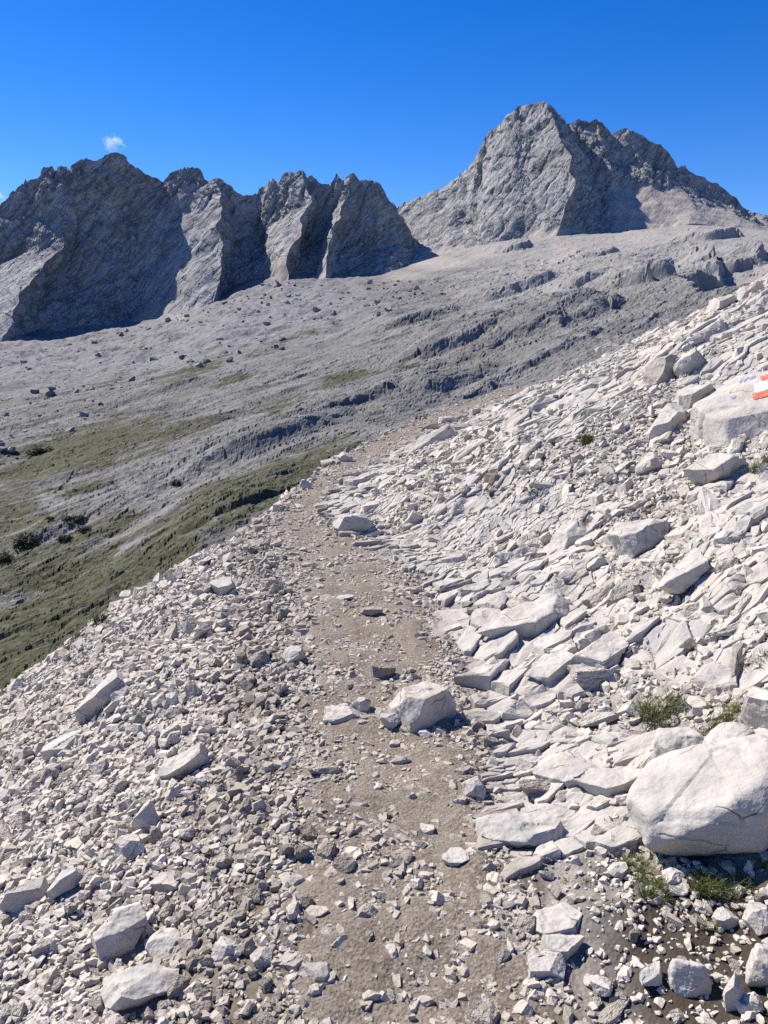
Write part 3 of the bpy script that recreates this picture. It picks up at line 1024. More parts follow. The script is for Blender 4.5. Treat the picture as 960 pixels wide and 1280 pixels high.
mountain('mountain', PEAK, PEAK_SKY, 1.0, M_RIGHT, 'tall pale limestone peak on the right with a sunlit face', 640, .62,
         [(13.4, 17.6, 3.0), (17.6, 21, 3.25), (0.5, 4.0, 3.6), (9.6, 12.5, 3.88)], jag=.55, smooth=[(1, 4.5, 1, .6), (7, 8.4, 1, .7), (9.6, 11, 1, .7)])

#%%ROCKS
# ------------------------------------------------------------------ bedrock of the right-hand slope
from mathutils.kdtree import KDTree


def soilmask(x, y, s, w):
    return sstep(2.35, 1.95, y - .18 * (x - .5)) * sstep(.0, .3, s - w)


def bedrock():
    AN = 1.40
    U0, V0 = SU, SV

    def uv2xy(u, v):
        x = u * AN * U0[0] + v * V0[0]; y = u * AN * U0[1] + v * V0[1]
        return x + .34 * fbm(x * .40 + 8, y * .40, 2, 821), y + .34 * fbm(x * .40, y * .40 + 5, 2, 822)
    # quadtree of joints: big slabs where the rock is sound, small blocks where it is shattered
    span = 44.0
    size = 2.0
    gu, gv = np.meshgrid(np.arange(-span / AN, span / AN, size), np.arange(-span, span, size), indexing='ij')
    cu, cv, L = gu.ravel() + size / 2, gv.ravel() + size / 2, np.full(gu.size, size)
    outu, outv, outL = [], [], []
    for lev in range(8):
        x, y = uv2xy(cu, cv)
        r = np.hypot(x, y)
        s, w = path_s(x, y)
        okk = (r < 36 + L * 2) & (np.abs(np.arctan2(x, y)) < np.where(r < 8, .95, .715) + L / np.maximum(r, .5)) & (s - w > -.1 - L * 1.6) & (s - w < 13) & (y > .4 - L)
        cu, cv, L, x, y, r = cu[okk], cv[okk], L[okk], x[okk], y[okk], r[okk]
        n = np.clip(.5 + .75 * fbm(x * .55 + 3, y * .55, 3, 811), 0, 1)
        T = np.maximum(np.minimum(.045 + .34 * n ** 2.2, .06 + .05 * r), .0048 * r)
        split = L > T * RNG.uniform(.8, 1.7, len(L))
        outu.append(cu[~split]); outv.append(cv[~split]); outL.append(L[~split])
        cu, cv, L = cu[split], cv[split], L[split]
        h = L / 4
        cu = np.concatenate([cu - h, cu + h, cu - h, cu + h]); cv = np.concatenate([cv - h, cv - h, cv + h, cv + h]); L = np.concatenate([L / 2] * 4)
    cu, cv, L = np.concatenate(outu), np.concatenate(outv), np.concatenate(outL)
    cu = cu + RNG.uniform(-.36, .36, len(L)) * L; cv = cv + RNG.uniform(-.36, .36, len(L)) * L
    n = len(L)
    kd = KDTree(n)
    for i in range(n):
        kd.insert((cu[i], cv[i], 0), i)
    kd.balance()
    x, y = uv2xy(cu, cv)
    s, w = path_s(x, y)
    use = (s - w > -.05 * sstep(3.5, 4.5, y) + .06 * fbm(x * 2, y * 2, 2, 812)) & (np.hypot(x, y) > .9) & (y > 2.15 + .18 * (x - .5)) & (np.abs(np.arctan2(x, y)) < np.where(np.hypot(x, y) < 7, .92, .70))
    loose = fbm(x * .8 + 4, y * .8, 3, 61) < -.22
    use &= ~(loose & (L < .3))
    pu, pv, pc, pcount = [], [], [], []
    for i in np.nonzero(use)[0]:
        u0, v0, l = cu[i], cv[i], L[i] * 1.1
        poly = [(-l, -l), (l, -l), (l, l), (-l, l)]
        for co, j, dist in kd.find_n((u0, v0, 0), 15):
            if j == i or dist > 2.9 * l:
                continue
            a, b = co[0] - u0, co[1] - v0
            c = .5 * (a * a + b * b)
            new = []
            m = len(poly)
            for k in range(m):
                p, q = poly[k], poly[(k + 1) % m]
                dp_, dq_ = p[0] * a + p[1] * b - c, q[0] * a + q[1] * b - c
                if dp_ <= 0:
                    new.append(p)
                if dp_ * dq_ < 0:
                    t = dp_ / (dp_ - dq_)
                    new.append((p[0] + (q[0] - p[0]) * t, p[1] + (q[1] - p[1]) * t))
            poly = new
            if len(poly) < 3:
                break
        if len(poly) < 3:
            continue
        # split the long edges
        res = []
        m = len(poly)
        for k in range(m):
            p, q = poly[k], poly[(k + 1) % m]
            e = math.hypot(q[0] - p[0], q[1] - p[1])
            ns = max(1, min(5, int(e / (.30 * L[i])) + 1)) if e > .02 * L[i] else 1
            for t in range(ns):
                res.append((p[0] + (q[0] - p[0]) * t / ns, p[1] + (q[1] - p[1]) * t / ns))
        pc.append(i); pcount.append(len(res))
        pu += [p[0] for p in res]; pv += [p[1] for p in res]
    pc = np.array(pc); pcount = np.array(pcount)
    cid = np.repeat(np.arange(len(pc)), pcount)
    pu, pv = np.array(pu), np.array(pv)
    m_u = np.bincount(cid, pu) / pcount; m_v = np.bincount(cid, pv) / pcount
    N_ = len(pu)
    Lc = L[pc]
    off = RNG.normal(size=len(pc)) * .10 * np.minimum(Lc, .4)
    tu = RNG.normal(size=len(pc)) * .15; tv = -.06 + RNG.normal(size=len(pc)) * .17
    rim = RNG.uniform(.03, .14, len(pc))
    tone = np.clip(RNG.normal(.35, .25, len(pc)), 0, 1)
    start = np.concatenate([[0], np.cumsum(pcount)[:-1]])
    V, Tn = [], []
    Lp = Lc[cid]
    rings = ((.985, -.32, 0, 0), (.975, None, 1.0, .030), (.90, 0.0, 1.0, .030), (.66, .02, 1.0, .075), (.36, .02, 1.0, .075))
    for sc_, dz, top, ns in rings:
        jit = .018 * (1 if top else 1)
        jit = .02 * sc_ ** 3
        u = m_u[cid] + (pu - m_u[cid]) * sc_ + RNG.normal(size=N_) * jit * Lp
        v = m_v[cid] + (pv - m_v[cid]) * sc_ + RNG.normal(size=N_) * jit * Lp
        uu, vv = u + cu[pc][cid], v + cv[pc][cid]
        X, Y = uv2xy(uu, vv)
        g = gz(X, Y)
        if top:
            zz = g + (off + .015 + .05 * np.minimum(Lc, .4))[cid] + (tu[cid] * u * AN * .5 + tv[cid] * v) + ns * Lp * (1.1 * gnoise(X * 2.6 / Lp ** .5, Y * 2.6 / Lp ** .5, 841) + .8 * facets(X * 4 / Lp ** .5, Y * 4 / Lp ** .5, 842, .8, 1.0))
            zz = zz + (-(rim[cid] * Lp) if dz is None else dz * Lp)
        else:
            zz = g - .22 * Lp - .04
        V.append(np.stack([X, Y, zz], -1)); Tn.append(tone[cid])
    # centres
    X, Y = uv2xy(cu[pc] + m_u, cv[pc] + m_v)
    zc = gz(X, Y) + off + .015 + .05 * np.minimum(Lc, .4) + tu * m_u * AN * .5 + tv * m_v + .02 * Lc
    V.append(np.stack([X, Y, zc], -1)); Tn.append(tone)
    nxt = np.arange(N_) + 1
    last = start + pcount - 1
    nxt[last] = start
    tris = []
    nR = len(rings)
    k = np.arange(N_)
    for q in range(nR - 1):
        a, b, c, d_ = q * N_ + k, q * N_ + nxt, (q + 1) * N_ + nxt, (q + 1) * N_ + k
        tris += [np.stack([a, b, c], -1), np.stack([a, c, d_], -1)]
    tris.append(np.stack([(nR - 1) * N_ + k, (nR - 1) * N_ + nxt, nR * N_ + cid], -1))
    co = np.concatenate(V); fc = np.concatenate(tris)
    print('bedrock', len(pc), 'slabs', len(fc), 'tris')
    s, w = path_s(co[:, 0], co[:, 1])
    me = mesh_np('bedrock', co, fc, dict(rock=np.ones(len(co)), grime=np.concatenate(Tn), dirt=.5 * sstep(.10, -.02, s - w)), smooth=False)
    return link('bedrock', me, M_BED, kind='structure', label='fractured white limestone bedrock rising to the right of the trail')


bedrock()
# ------------------------------------------------------------------ stones
def poly_block(dims, planes):
    """convex block: a box cut by planes (normal, offset), hulled again so that it is clean"""
    bm = bmesh.new()
    bmesh.ops.create_cube(bm, size=1.0)
    for v in bm.verts:
        v.co = Vector((v.co.x * dims[0], v.co.y * dims[1], v.co.z * dims[2]))
    for nrm, off in planes:
        nv = Vector(nrm).normalized()
        bmesh.ops.bisect_plane(bm, geom=bm.verts[:] + bm.edges[:] + bm.faces[:], plane_co=nv * off, plane_no=nv, clear_outer=True)
        pts = [v.co.copy() for v in bm.verts]
        bm.free()
        bm = bmesh.new()
        for p in pts:
            bm.verts.new(p)
        bmesh.ops.remove_doubles(bm, verts=bm.verts[:], dist=.004 * max(dims))
        h = bmesh.ops.convex_hull(bm, input=bm.verts[:])
        junk = [g for g in h['geom_interior'] + h['geom_unused'] if isinstance(g, bmesh.types.BMVert) and g.is_valid]
        if junk:
            bmesh.ops.delete(bm, geom=list(set(junk)), context='VERTS')
        bmesh.ops.dissolve_limit(bm, angle_limit=.03, verts=bm.verts[:], edges=bm.edges[:])
    return bm


def random_planes(rng, dims, n, deep=.5):
    out = []
    for _ in range(n):
        v = rng.normal(size=3); v /= np.linalg.norm(v)
        sup = .5 * np.sqrt(np.sum((v * np.array(dims)) ** 2))
        out.append((tuple(v), sup * (1.12 - deep * rng.uniform(.0, 1.0))))
    return out


def low_shape(rng):
    d = (1.0, rng.uniform(.55, .9), rng.uniform(.32, .7))
    bm = poly_block(d, random_planes(rng, d, rng.integers(9, 13), .55))
    bmesh.ops.triangulate(bm, faces=bm.faces[:])
    co = np.array([v.co[:] for v in bm.verts])
    fc = np.array([[v.index for v in f.verts] for f in bm.faces]) if True else None
    bm.verts.index_update()
    fc = np.array([[v.index for v in f.verts] for f in bm.faces])
    bm.free()
    return co - co.mean(0), fc


def rough(bm, edge, bevel, amp, freq, seed, maxit=5, rnd=0):
    """bevel, subdivide and weather a block"""
    if bevel > 0:
        bmesh.ops.bevel(bm, geom=bm.edges[:], offset=bevel, segments=2, profile=.6, affect='EDGES', clamp_overlap=True)
    bmesh.ops.triangulate(bm, faces=bm.faces[:])
    for _ in range(maxit):
        long_ = [e for e in bm.edges if e.calc_length() > edge]
        if not long_:
            break
        bmesh.ops.subdivide_edges(bm, edges=long_, cuts=1)
        bmesh.ops.triangulate(bm, faces=[f for f in bm.faces if len(f.verts) > 3])
    if rnd > 4:
        # even mesh for the water-worn boulders, so that smoothing rounds every edge alike
        tree = BVHTree.FromBMesh(bm)
        cen = sum((v.co for v in bm.verts), Vector()) / len(bm.verts)
        ball = bmesh.new()
        bmesh.ops.create_icosphere(ball, subdivisions=6, radius=1.0)
        for v in ball.verts:
            d = v.co.normalized()
            hit = tree.ray_cast(cen + d * 10, -d)[0]
            v.co = hit if hit is not None else cen
        bm.clear()
        tmp = bpy.data.meshes.new('tmp'); ball.to_mesh(tmp); ball.free()
        bm.from_mesh(tmp); bpy.data.meshes.remove(tmp)
    for _ in range(rnd):
        bmesh.ops.smooth_vert(bm, verts=bm.verts[:], factor=.5, use_axis_x=True, use_axis_y=True, use_axis_z=True)
    bm.normal_update()
    co = np.array([v.co[:] for v in bm.verts]); no = np.array([v.normal[:] for v in bm.verts])
    k = freq
    x, y, z = co.T * k + seed * 1.37
    d = .7 * gnoise3(x, y, z, seed) + .4 * gnoise3(x * 2.3, y * 2.3, z * 2.3, seed + 1) + .22 * gnoise3(x * 5.1, y * 5.1, z * 5.1, seed + 2)
    d = d + .9 * facets3(x * .8, y * .8, z * .8, seed + 3, .5, .9)
    co = co + no * (amp * d)[:, None]
    for v, c in zip(bm.verts, co):
        v.co = c
    return bm


def bm_to_mesh(bm, name, mat, smooth=True):
    me = bpy.data.meshes.new(name)
    bm.to_mesh(me); bm.free()
    me.polygons.foreach_set('use_smooth', np.full(len(me.polygons), smooth, bool))
    me.materials.append(mat)
    return me


LOW = [low_shape(RNG) for _ in range(36)]
RGH = []
for k in range(24):
    d = (1.0, RNG.uniform(.55, .9), RNG.uniform(.4, .75))
    b = poly_block(d, random_planes(RNG, d, RNG.integers(9, 15), .5))
    rough(b, .13, .018, .030, 3.4, 950 + k)
    bmesh.ops.triangulate(b, faces=b.faces[:])
    b.verts.index_update()
    RGH.append((np.array([v.co[:] for v in b.verts]), np.array([[v.index for v in f.verts] for f in b.faces])))
    b.free()
MID = []
for k in range(20):
    d = (1.0, RNG.uniform(.6, .9), RNG.uniform(.38, .7))
    b = poly_block(d, random_planes(RNG, d, RNG.integers(11, 17), .5))
    rough(b, .07, .018, .030, 3.4, 900 + k)
    MID.append(bm_to_mesh(b, 'stone', M_STONE))


def frame_rot(n, yaw, tilt, dip=0.0):
    """rotation matrices (k,3,3): z along the surface normal, spun by yaw, tipped by a random tilt"""
    k = len(n)
    ref = np.stack([np.cos(yaw), np.sin(yaw), np.zeros(k)], -1)
    xax = ref - (ref * n).sum(1)[:, None] * n
    xax /= np.linalg.norm(xax, axis=1)[:, None]
    yax = np.cross(n, xax)
    R = np.stack([xax, yax, n], -1)
    a = RNG.normal(size=k) * tilt + dip; b = RNG.normal(size=k) * tilt
    ca, sa, cb, sb = np.cos(a), np.sin(a), np.cos(b), np.sin(b)
    Z, O = np.zeros(k), np.ones(k)
    Rx = np.stack([np.stack([O, Z, Z], -1), np.stack([Z, ca, -sa], -1), np.stack([Z, sa, ca], -1)], 1)
    Ry = np.stack([np.stack([cb, Z, sb], -1), np.stack([Z, O, Z], -1), np.stack([-sb, Z, cb], -1)], 1)
    return R @ Rx @ Ry


# every candidate stone: x, y, size, flatness etc.
def candidates(density, r0, r1, amax=52):
    """area-uniform points of the wedge in front of the camera"""
    A = math.radians(2 * amax) * .5 * (r1 * r1 - r0 * r0)
    n = int(RNG.poisson(density * A))
    r = np.sqrt(RNG.uniform(r0 * r0, r1 * r1, n)); a = np.radians(RNG.uniform(-amax, amax, n))
    k = (np.abs(a) < math.radians(37)) | (r < 7)
    r, a = r[k], a[k]
    return r * np.sin(a), r * np.cos(a)


MIN_PX = 1.5 * 1.25      # in photograph pixels
pool = []                # arrays of (x, y, size, zone, sx, sy, sz, yaw, tilt, sink, dirt)


def add_zone(zone, sizes, weight, r0=.9, stretch=None, tilt=.35, sink=.15, yawdir=None, rcap=34):
    for size, dens in sizes:
        rmax = min(rcap, size * F / MIN_PX)
        x, y = candidates(dens, r0, rmax)
        s, w = path_s(x, y)
        p = weight(x, y, s, w)
        m = RNG.uniform(size=len(x)) < p
        x, y, s, w = x[m], y[m], s[m], w[m]
        n = len(x)
        sz = size * np.exp(RNG.normal(size=n) * .28)
        st = np.exp(RNG.normal(size=(n, 3)) * .18)
        if stretch is not None:
            st = st * np.array(stretch)
        yaw = RNG.uniform(0, 6.283, n) if yawdir is None else yawdir + RNG.normal(size=n) * .35
        pool.append(np.column_stack([x, y, sz, np.full(n, zone), sz * st[:, 0], sz * st[:, 1], sz * st[:, 2], yaw, np.full(n, tilt), np.full(n, sink), s, w]))


def nz(x, y, f, seed):
    return fbm(x * f, y * f, 3, seed)


add_zone(0, [(.13, 1.2), (.095, 8), (.068, 65), (.047, 270), (.03, 800), (.019, 1300), (.012, 1300)],
         lambda x, y, s, w: sstep(.0, .15, -s - w) * sstep(9, 4, -s - w))
add_zone(1, [(.075, 3), (.052, 30), (.036, 230), (.023, 1300), (.014, 4200)],
         lambda x, y, s, w: sstep(.10, -.05, np.abs(s) - w) * (.30 + .70 * sstep(-.1, .5, nz(x, y, 2.5, 611) + sstep(.3, 1, np.abs(s) / w) * .5)), tilt=.25, sink=.0)
add_zone(1, [(.09, 8), (.06, 34), (.04, 150), (.026, 520), (.017, 1100)],
         lambda x, y, s, w: sstep(-.14, .05, np.abs(s) - w) * sstep(np.where(s > 0, .14, .40), np.where(s > 0, .0, .1), np.abs(s) - w) * .8, tilt=.3, sink=.1)
YAW = math.atan2(SU[1], SU[0])
add_zone(1, [(.14, .5), (.10, 2.0)], lambda x, y, s, w: sstep(.10, -.05, np.abs(s) - w), stretch=(1.2, 1.0, .30), tilt=.08, sink=-.07)
rightw = lambda x, y, s, w: sstep(.08, .45, s - w) * (1 - .9 * soilmask(x, y, s, w))
add_zone(2, [(.60, .04), (.40, .2), (.28, .8), (.19, 2.5)], rightw, stretch=(1.5, .75, .50), tilt=.11, sink=-.12, yawdir=YAW)
add_zone(2, [(.13, 7), (.08, 20)], rightw, stretch=(1.35, .85, .7), tilt=.28, sink=.0, yawdir=YAW)
add_zone(2, [(.09, 12), (.06, 60), (.042, 170), (.03, 420), (.019, 700)],
         lambda x, y, s, w: rightw(x, y, s, w) * sstep(.2, -.2, fbm(x * .8 + 4, y * .8, 3, 61)) * .95 + .34 * rightw(x, y, s, w), tilt=.35, sink=.12)
add_zone(3, [(.085, 5), (.06, 22), (.042, 110), (.027, 480), (.017, 1300), (.011, 2200)],
         lambda x, y, s, w: soilmask(x, y, s, w) * (1 - .50 * np.clip(1.2 * np.exp(-(((x - .92) / .36) ** 2 + ((y - 1.68) / .26) ** 2)) + .35 * nz(x, y, 3.5, 641), 0, 1)), r0=.8, tilt=.3, sink=.12)
# boulders along the outer rim of the trail beyond the bend
add_zone(0, [(.28, 1.2), (.20, 3)], lambda x, y, s, w: sstep(7, 9, y) * sstep(.1, .0, np.abs(-s - w - .25)))
POOL = np.concatenate(pool)
_d = POOL[:, 1] * CP + 1.3 * SP
_cap = np.array([25, 60, 110, 26])[POOL[:, 3].astype(int)]
POOL = POOL[(POOL[:, 4] * F / _d < _cap) & (POOL[:, 1] > .6)]

# ------------------------------------------------------------------ the rocks one can point at
named_foot = []


def rock(px, py, wpx, hpx, label, seed, dr=.8, yaw=0.0, tilt=(0, 0), planes=None, ncut=15, deep=.5, bevel=.02, amp=.026, freq=3.4,
         category='stone', name='stone', group=None, sink=.06, edge=None, tone=0.0, flat=None, rnd=1):
    if sink < .2:
        sink = sink + (.34 if px > 560 and py < 900 or px == 441 else .24 if px < 400 else .14)
    p = on_ground(px, py)
    m = m_per_px(p)
    d = p - EYE
    dep = math.atan2(-d[2], math.hypot(d[0], d[1]))
    W = wpx * m; D = W * dr
    H = max(.22 * W, (hpx * m - D * math.sin(dep) * .75) / math.cos(dep)) if flat is None else flat * W
    dims = (W, D, H)
    rng = np.random.default_rng(seed)
    b = poly_block(dims, [(n, o * W) for n, o in planes] if planes else random_planes(rng, dims, ncut, deep))
    size = max(W, D)
    rough(b, edge or size / 34, bevel * size, amp * size, freq / size, seed, 6, rnd)
    zmin = min(v.co.z for v in b.verts)
    for v in b.verts:
        v.co.z -= zmin + sink * H
    me = bm_to_mesh(b, name, M_BOULDER)
    o = link(name, me, None, label=label, category=category)
    if group:
        o['group'] = group
    f = d[:2] / np.linalg.norm(d[:2])
    c = p[:2] + f * D * .42
    zc = gz(c[0], c[1])[0]
    n = gn(np.array([c[0]]), np.array([c[1]]), .15)[0]
    o.location = (c[0], c[1], min(zc, p[2] + .02 + .3 * D) if abs(zc - p[2]) > .3 * D else zc)
    q = Vector((0, 0, 1)).rotation_difference(Vector((n * .75 + np.array([0, 0, .25])).tolist()).normalized())
    o.rotation_mode = 'QUATERNION'
    from mathutils import Euler
    o.rotation_quaternion = q @ Euler((tilt[0], tilt[1], yaw)).to_quaternion()
    o['dirt'] = tone
    named_foot.append((c[0], c[1], .29 * max(W, D * .9)))
    return o


trail_boulder = rock(530, 912, 84, 62, 'chunky pale boulder with a shaded brown face standing alone in the middle of the trail', 11, dr=.8, yaw=.15,
     planes=[((.55, -.80, .16), .235), ((-.35, -.75, .62), .36), ((-.8, .1, .55), .40), ((.15, .3, 1), .335), ((.8, .5, .35), .42), ((-.3, .8, .4), .36), ((.55, -.1, .8), .40), ((-.9, -.4, -.1), .43)],
     bevel=.02, amp=.030, freq=3.0, category='boulder', name='boulder')
rock(489, 914, 26, 24, 'small pale wedge stone leaning at the left foot of the trail boulder', 12)
rock(531, 924, 22, 13, 'small flat stone lying in front of the trail boulder', 13)
rock(428, 906, 46, 28, 'flat pale slab lying on the trail to the left of the trail boulder', 14, dr=1.1, flat=.2, sink=.3)
rock(452, 890, 26, 22, 'squarish stone between the flat trail slab and the trail boulder', 15)
rock(594, 1000, 36, 32, 'rounded grey stone on the right of the trail just below the trail boulder', 16)
rock(569, 1086, 38, 24, 'two toned stone with one bright white face on the lower trail', 17)
rock(502, 1082, 32, 16, 'low brown stone set in the middle of the lower trail', 18, flat=.35, tone=.7)
rock(480, 1025, 18, 14, 'small dark brown stone sticking out of the trail dirt', 19, tone=.9)
rock(464, 772, 28, 12, 'dark stone lying across the upper trail', 20, flat=.4, tone=.6)
rock(431, 752, 22, 12, 'flat pale stone on the upper trail left of the dark stone', 21, flat=.25)
rock(664, 1066, 130, 42, 'long low slab with a broken right end set in the ground beside the lower trail', 22, dr=.45, yaw=.25, flat=.22, sink=.25)
rock(690, 1172, 76, 34, 'broad flat slab half sunk in gravel at the lower right of the trail', 23, dr=.7, flat=.22, sink=.3)
rock(698, 1200, 66, 20, 'long narrow pale stone just below the broad flat slab', 24, dr=.5, flat=.25)
rock(685, 1224, 56, 34, 'rough grey block below the long narrow pale stone', 25)
rock(752, 1250, 30, 28, 'small squarish block near the bottom edge right of the trail', 26)
rock(862, 1246, 48, 66, 'upright egg shaped pale stone standing on the dark soil', 27, dr=.55, bevel=.10, ncut=22, rnd=12)
rock(962, 1244, 70, 72, 'big white rounded boulder cut off by the right edge near the bottom', 28, bevel=.08, ncut=22, rnd=10, category='boulder', name='boulder')
rock(948, 1172, 42, 46, 'bright angular block above the white rounded boulder at the right edge', 29)
rock(906, 1165, 36, 26, 'pale wedge shaped block left of the bright angular block', 30)
rock(843, 1108, 28, 22, 'white block standing under the left end of the great slab boulder', 31)
rock(846, 1124, 30, 16, 'pale flat stone lying below the white block under the great slab boulder', 32)
rock(918, 1262, 28, 50, 'long pale stone lying left of the white rounded boulder', 33, dr=.5)
rock(815, 1240, 32, 30, 'squarish bright stone left of the upright egg shaped stone', 34)
rock(770, 1100, 30, 26, 'white pointed chip lying left of the grass under the great slab boulder', 35)
# the great boulder at the right edge
great = rock(896, 1080, 205, 104, 'great smooth cream boulder with cracks overhanging dark soil at the right edge', 41, dr=.60, yaw=-.10, flat=.42,
     planes=[((-.85, -.35, .25), .45), ((-.25, -.9, -.55), .30), ((.55, -.75, -.25), .37), ((-.25, -.7, .72), .285), ((-.1, -.2, 1), .205), ((-.6, .5, .5), .42),
             ((.5, -.25, .8), .38), ((-.6, -.7, .15), .42), ((.9, -.2, .2), .47), ((-.7, -.1, -.6), .42), ((0, -.6, -.8), .33), ((.2, -.85, .5), .325)],
     bevel=.03, amp=.022, freq=2.6, category='boulder', name='boulder', sink=-.22, edge=.03, rnd=8)
rock(850, 968, 80, 70, 'rounded bluish white rock standing behind the left end of the great cream boulder', 42, bevel=.10, ncut=22, dr=.7, rnd=12, category='boulder', name='boulder')
rock(912, 962, 95, 62, 'rounded white rock with dark streaks behind the middle of the great cream boulder', 43, bevel=.10, ncut=22, dr=.7, rnd=12, category='boulder', name='boulder')
rock(955, 938, 44, 22, 'small white stone perched on the streaked rock at the right edge', 44)
rock(705, 985, 110, 40, 'low pale ledge of cracked rock beside the trail left of the bluish white rock', 45, dr=.6, flat=.22, sink=.25)
rock(765, 1000, 95, 34, 'flat cracked rock plate running into the left side of the great cream boulder', 46, dr=.6, flat=.2, sink=.25)
# left of the trail
rock(238, 968, 68, 50, 'tilted pale slab with a dark gap below in the scree left of the trail', 51, dr=.55, yaw=.5, tilt=(.15, -.25), flat=.42)
rock(84, 940, 52, 26, 'smooth white flat topped stone high in the left scree', 52, flat=.38)
rock(152, 1200, 84, 100, 'biggest flat faced grey slab leaning in the scree at the lower left', 53, dr=.5, yaw=.4, tilt=(-.35, .1), flat=.7, category='boulder', name='boulder')
rock(34, 1138, 56, 58, 'upright flat faced block near the left edge of the scree', 54, dr=.6)
rock(8, 1078, 40, 30, 'pale stone with a dark gap below cut off by the left edge', 55)
rock(88, 1115, 62, 36, 'long brownish stone lying aslant right of the upright flat faced block', 56, dr=.5, yaw=.5)
rock(178, 1262, 130, 62, 'lumpy brown cream rock with a deep shadow at its right in the lower left scree', 57, dr=.55, ncut=20, category='boulder', name='boulder')
rock(210, 1196, 52, 42, 'bright stone with a yellowish underside beside the biggest leaning slab', 58)
rock(238, 1192, 32, 30, 'brown squarish stone right of the bright yellowish stone', 59, tone=.5)
rock(204, 1118, 56, 26, 'long pale stone lying over a dark hole above the biggest leaning slab', 60, dr=.5)
rock(283, 1204, 42, 34, 'clean angular cube like stone by the lower left edge of the trail', 61)
rock(326, 1210, 30, 26, 'grey angular stone right of the cube like stone', 62)
rock(367, 1214, 38, 22, 'flat topped brown block nearest the trail at the lower left', 63, tone=.4)
rock(398, 1228, 34, 26, 'squared block with a flat top at the left margin of the lower trail', 64, tone=.3)
rock(188, 1038, 42, 56, 'tall pale slab standing against darker stones in the middle of the left scree', 65, dr=.5)
rock(282, 746, 36, 24, 'white blocky stone on the upper left bank of the trail', 66)
rock(366, 832, 34, 26, 'layered grey stone at the left margin of the trail', 67)
rock(135, 880, 80, 36, 'low sharp crested white stone in the upper left scree', 68, dr=.6, flat=.35)
rock(165, 1075, 40, 44, 'pale block with a square top above the long pale stone', 69)
rock(305, 1078, 34, 26, 'dark rounded stone at the dusty left margin of the lower trail', 70, tone=.6)
# rim of the trail
rock(431, 578, 20, 16, 'pale block on the outer rim of the trail just past the bend', 71)
rock(383, 612, 14, 18, 'pointed pale stone on the outer rim at the bend', 72)
rock(558, 528, 22, 10, 'flat pale stone on the outer rim of the far trail', 73, flat=.3)
rock(160, 738, 22, 24, 'upright grey stone on the skyline of the left bank', 74)
# right slope
rock(441, 668, 50, 40, 'bulky pale rock that sticks out at the inner side of the trail bend', 81, dr=.8, category='boulder', name='boulder')
rock(766, 441, 34, 24, 'cream boulder sitting alone on the skyline of the right slope', 82, category='boulder', name='boulder')
rock(832, 478, 54, 44, 'brown angular block tilted on the upper right slope', 83, dr=.7, tone=.4, category='boulder', name='boulder')
rock(866, 466, 46, 34, 'grey angular block just right of the brown angular block', 84, dr=.6)
rock(836, 538, 84, 46, 'long tilted slab with a deep shadow beneath on the upper right slope', 85, dr=.45, yaw=.55, tilt=(.1, -.25), flat=.38, category='boulder', name='boulder')
rock(868, 508, 62, 40, 'flat topped slab resting above the long tilted slab', 86, dr=.6, yaw=.5, flat=.35)
rock(812, 592, 34, 26, 'smooth pale stone beside a grass tuft on the right slope', 87)
rock(712, 686, 78, 36, 'broad smooth rock face with a shadowed hollow on its right', 88, dr=.5, yaw=.5, flat=.4, category='boulder', name='boulder')
rock(672, 792, 175, 52, 'longest rounded rib of bedrock rising from the trail on the right slope', 89, dr=.30, yaw=.62, flat=.16, sink=.5, rnd=4, ncut=14, category='boulder', name='boulder')
rock(690, 850, 76, 34, 'white flat slab with an undercut edge low on the right slope', 90, dr=.5, yaw=.5, flat=.25)
rock(618, 606, 26, 14, 'reddish brown stone among white rocks on the right slope', 91, tone=1.0)
rock(632, 690, 18, 16, 'small yellowish block in a gap of the right slope', 92, tone=.6)
rock(595, 745, 56, 26, 'slab with a dark hollow below just above the trail', 93, dr=.5, yaw=.5, flat=.35)
rock(900, 600, 110, 40, 'thick tilted slab with mossy dark underside at the right edge', 94, dr=.4, yaw=.55, flat=.3, category='boulder', name='boulder')
rock(600, 842, 40, 16, 'low dark block where the right slope meets the trail', 95, tone=.4)
rock(800, 690, 130, 50, 'wide smooth bedrock hump in the middle of the right slope', 96, dr=.4, yaw=.6, flat=.25, sink=.25, category='boulder', name='boulder')
rock(860, 740, 110, 46, 'split bedrock hump below the wide smooth one on the right slope', 97, dr=.4, yaw=.6, flat=.25, sink=.25, category='boulder', name='boulder')
rock(750, 835, 100, 40, 'low bright slab of bedrock above the white undercut slab', 98, dr=.5, yaw=.6, flat=.22, sink=.25)
rock(905, 385, 60, 30, 'dark edged slab at the top of the right slope near the skyline', 99, dr=.6, yaw=.5, flat=.35)
rock(940, 372, 60, 34, 'pale jutting slab at the upper right corner of the slope', 100, dr=.6, yaw=.5, flat=.4)

# the way-mark rock
mark = rock(965, 522, 270, 135, 'broad pale rock slab painted with a red white red trail mark at the right edge', 110, dr=.62, yaw=.45, tilt=(.05, .0), flat=.24, sink=.50, rnd=4,
            ncut=14, deep=.35, bevel=.04, amp=.010, category='rock slab', name='painted_rock')
bpy.context.view_layer.update()


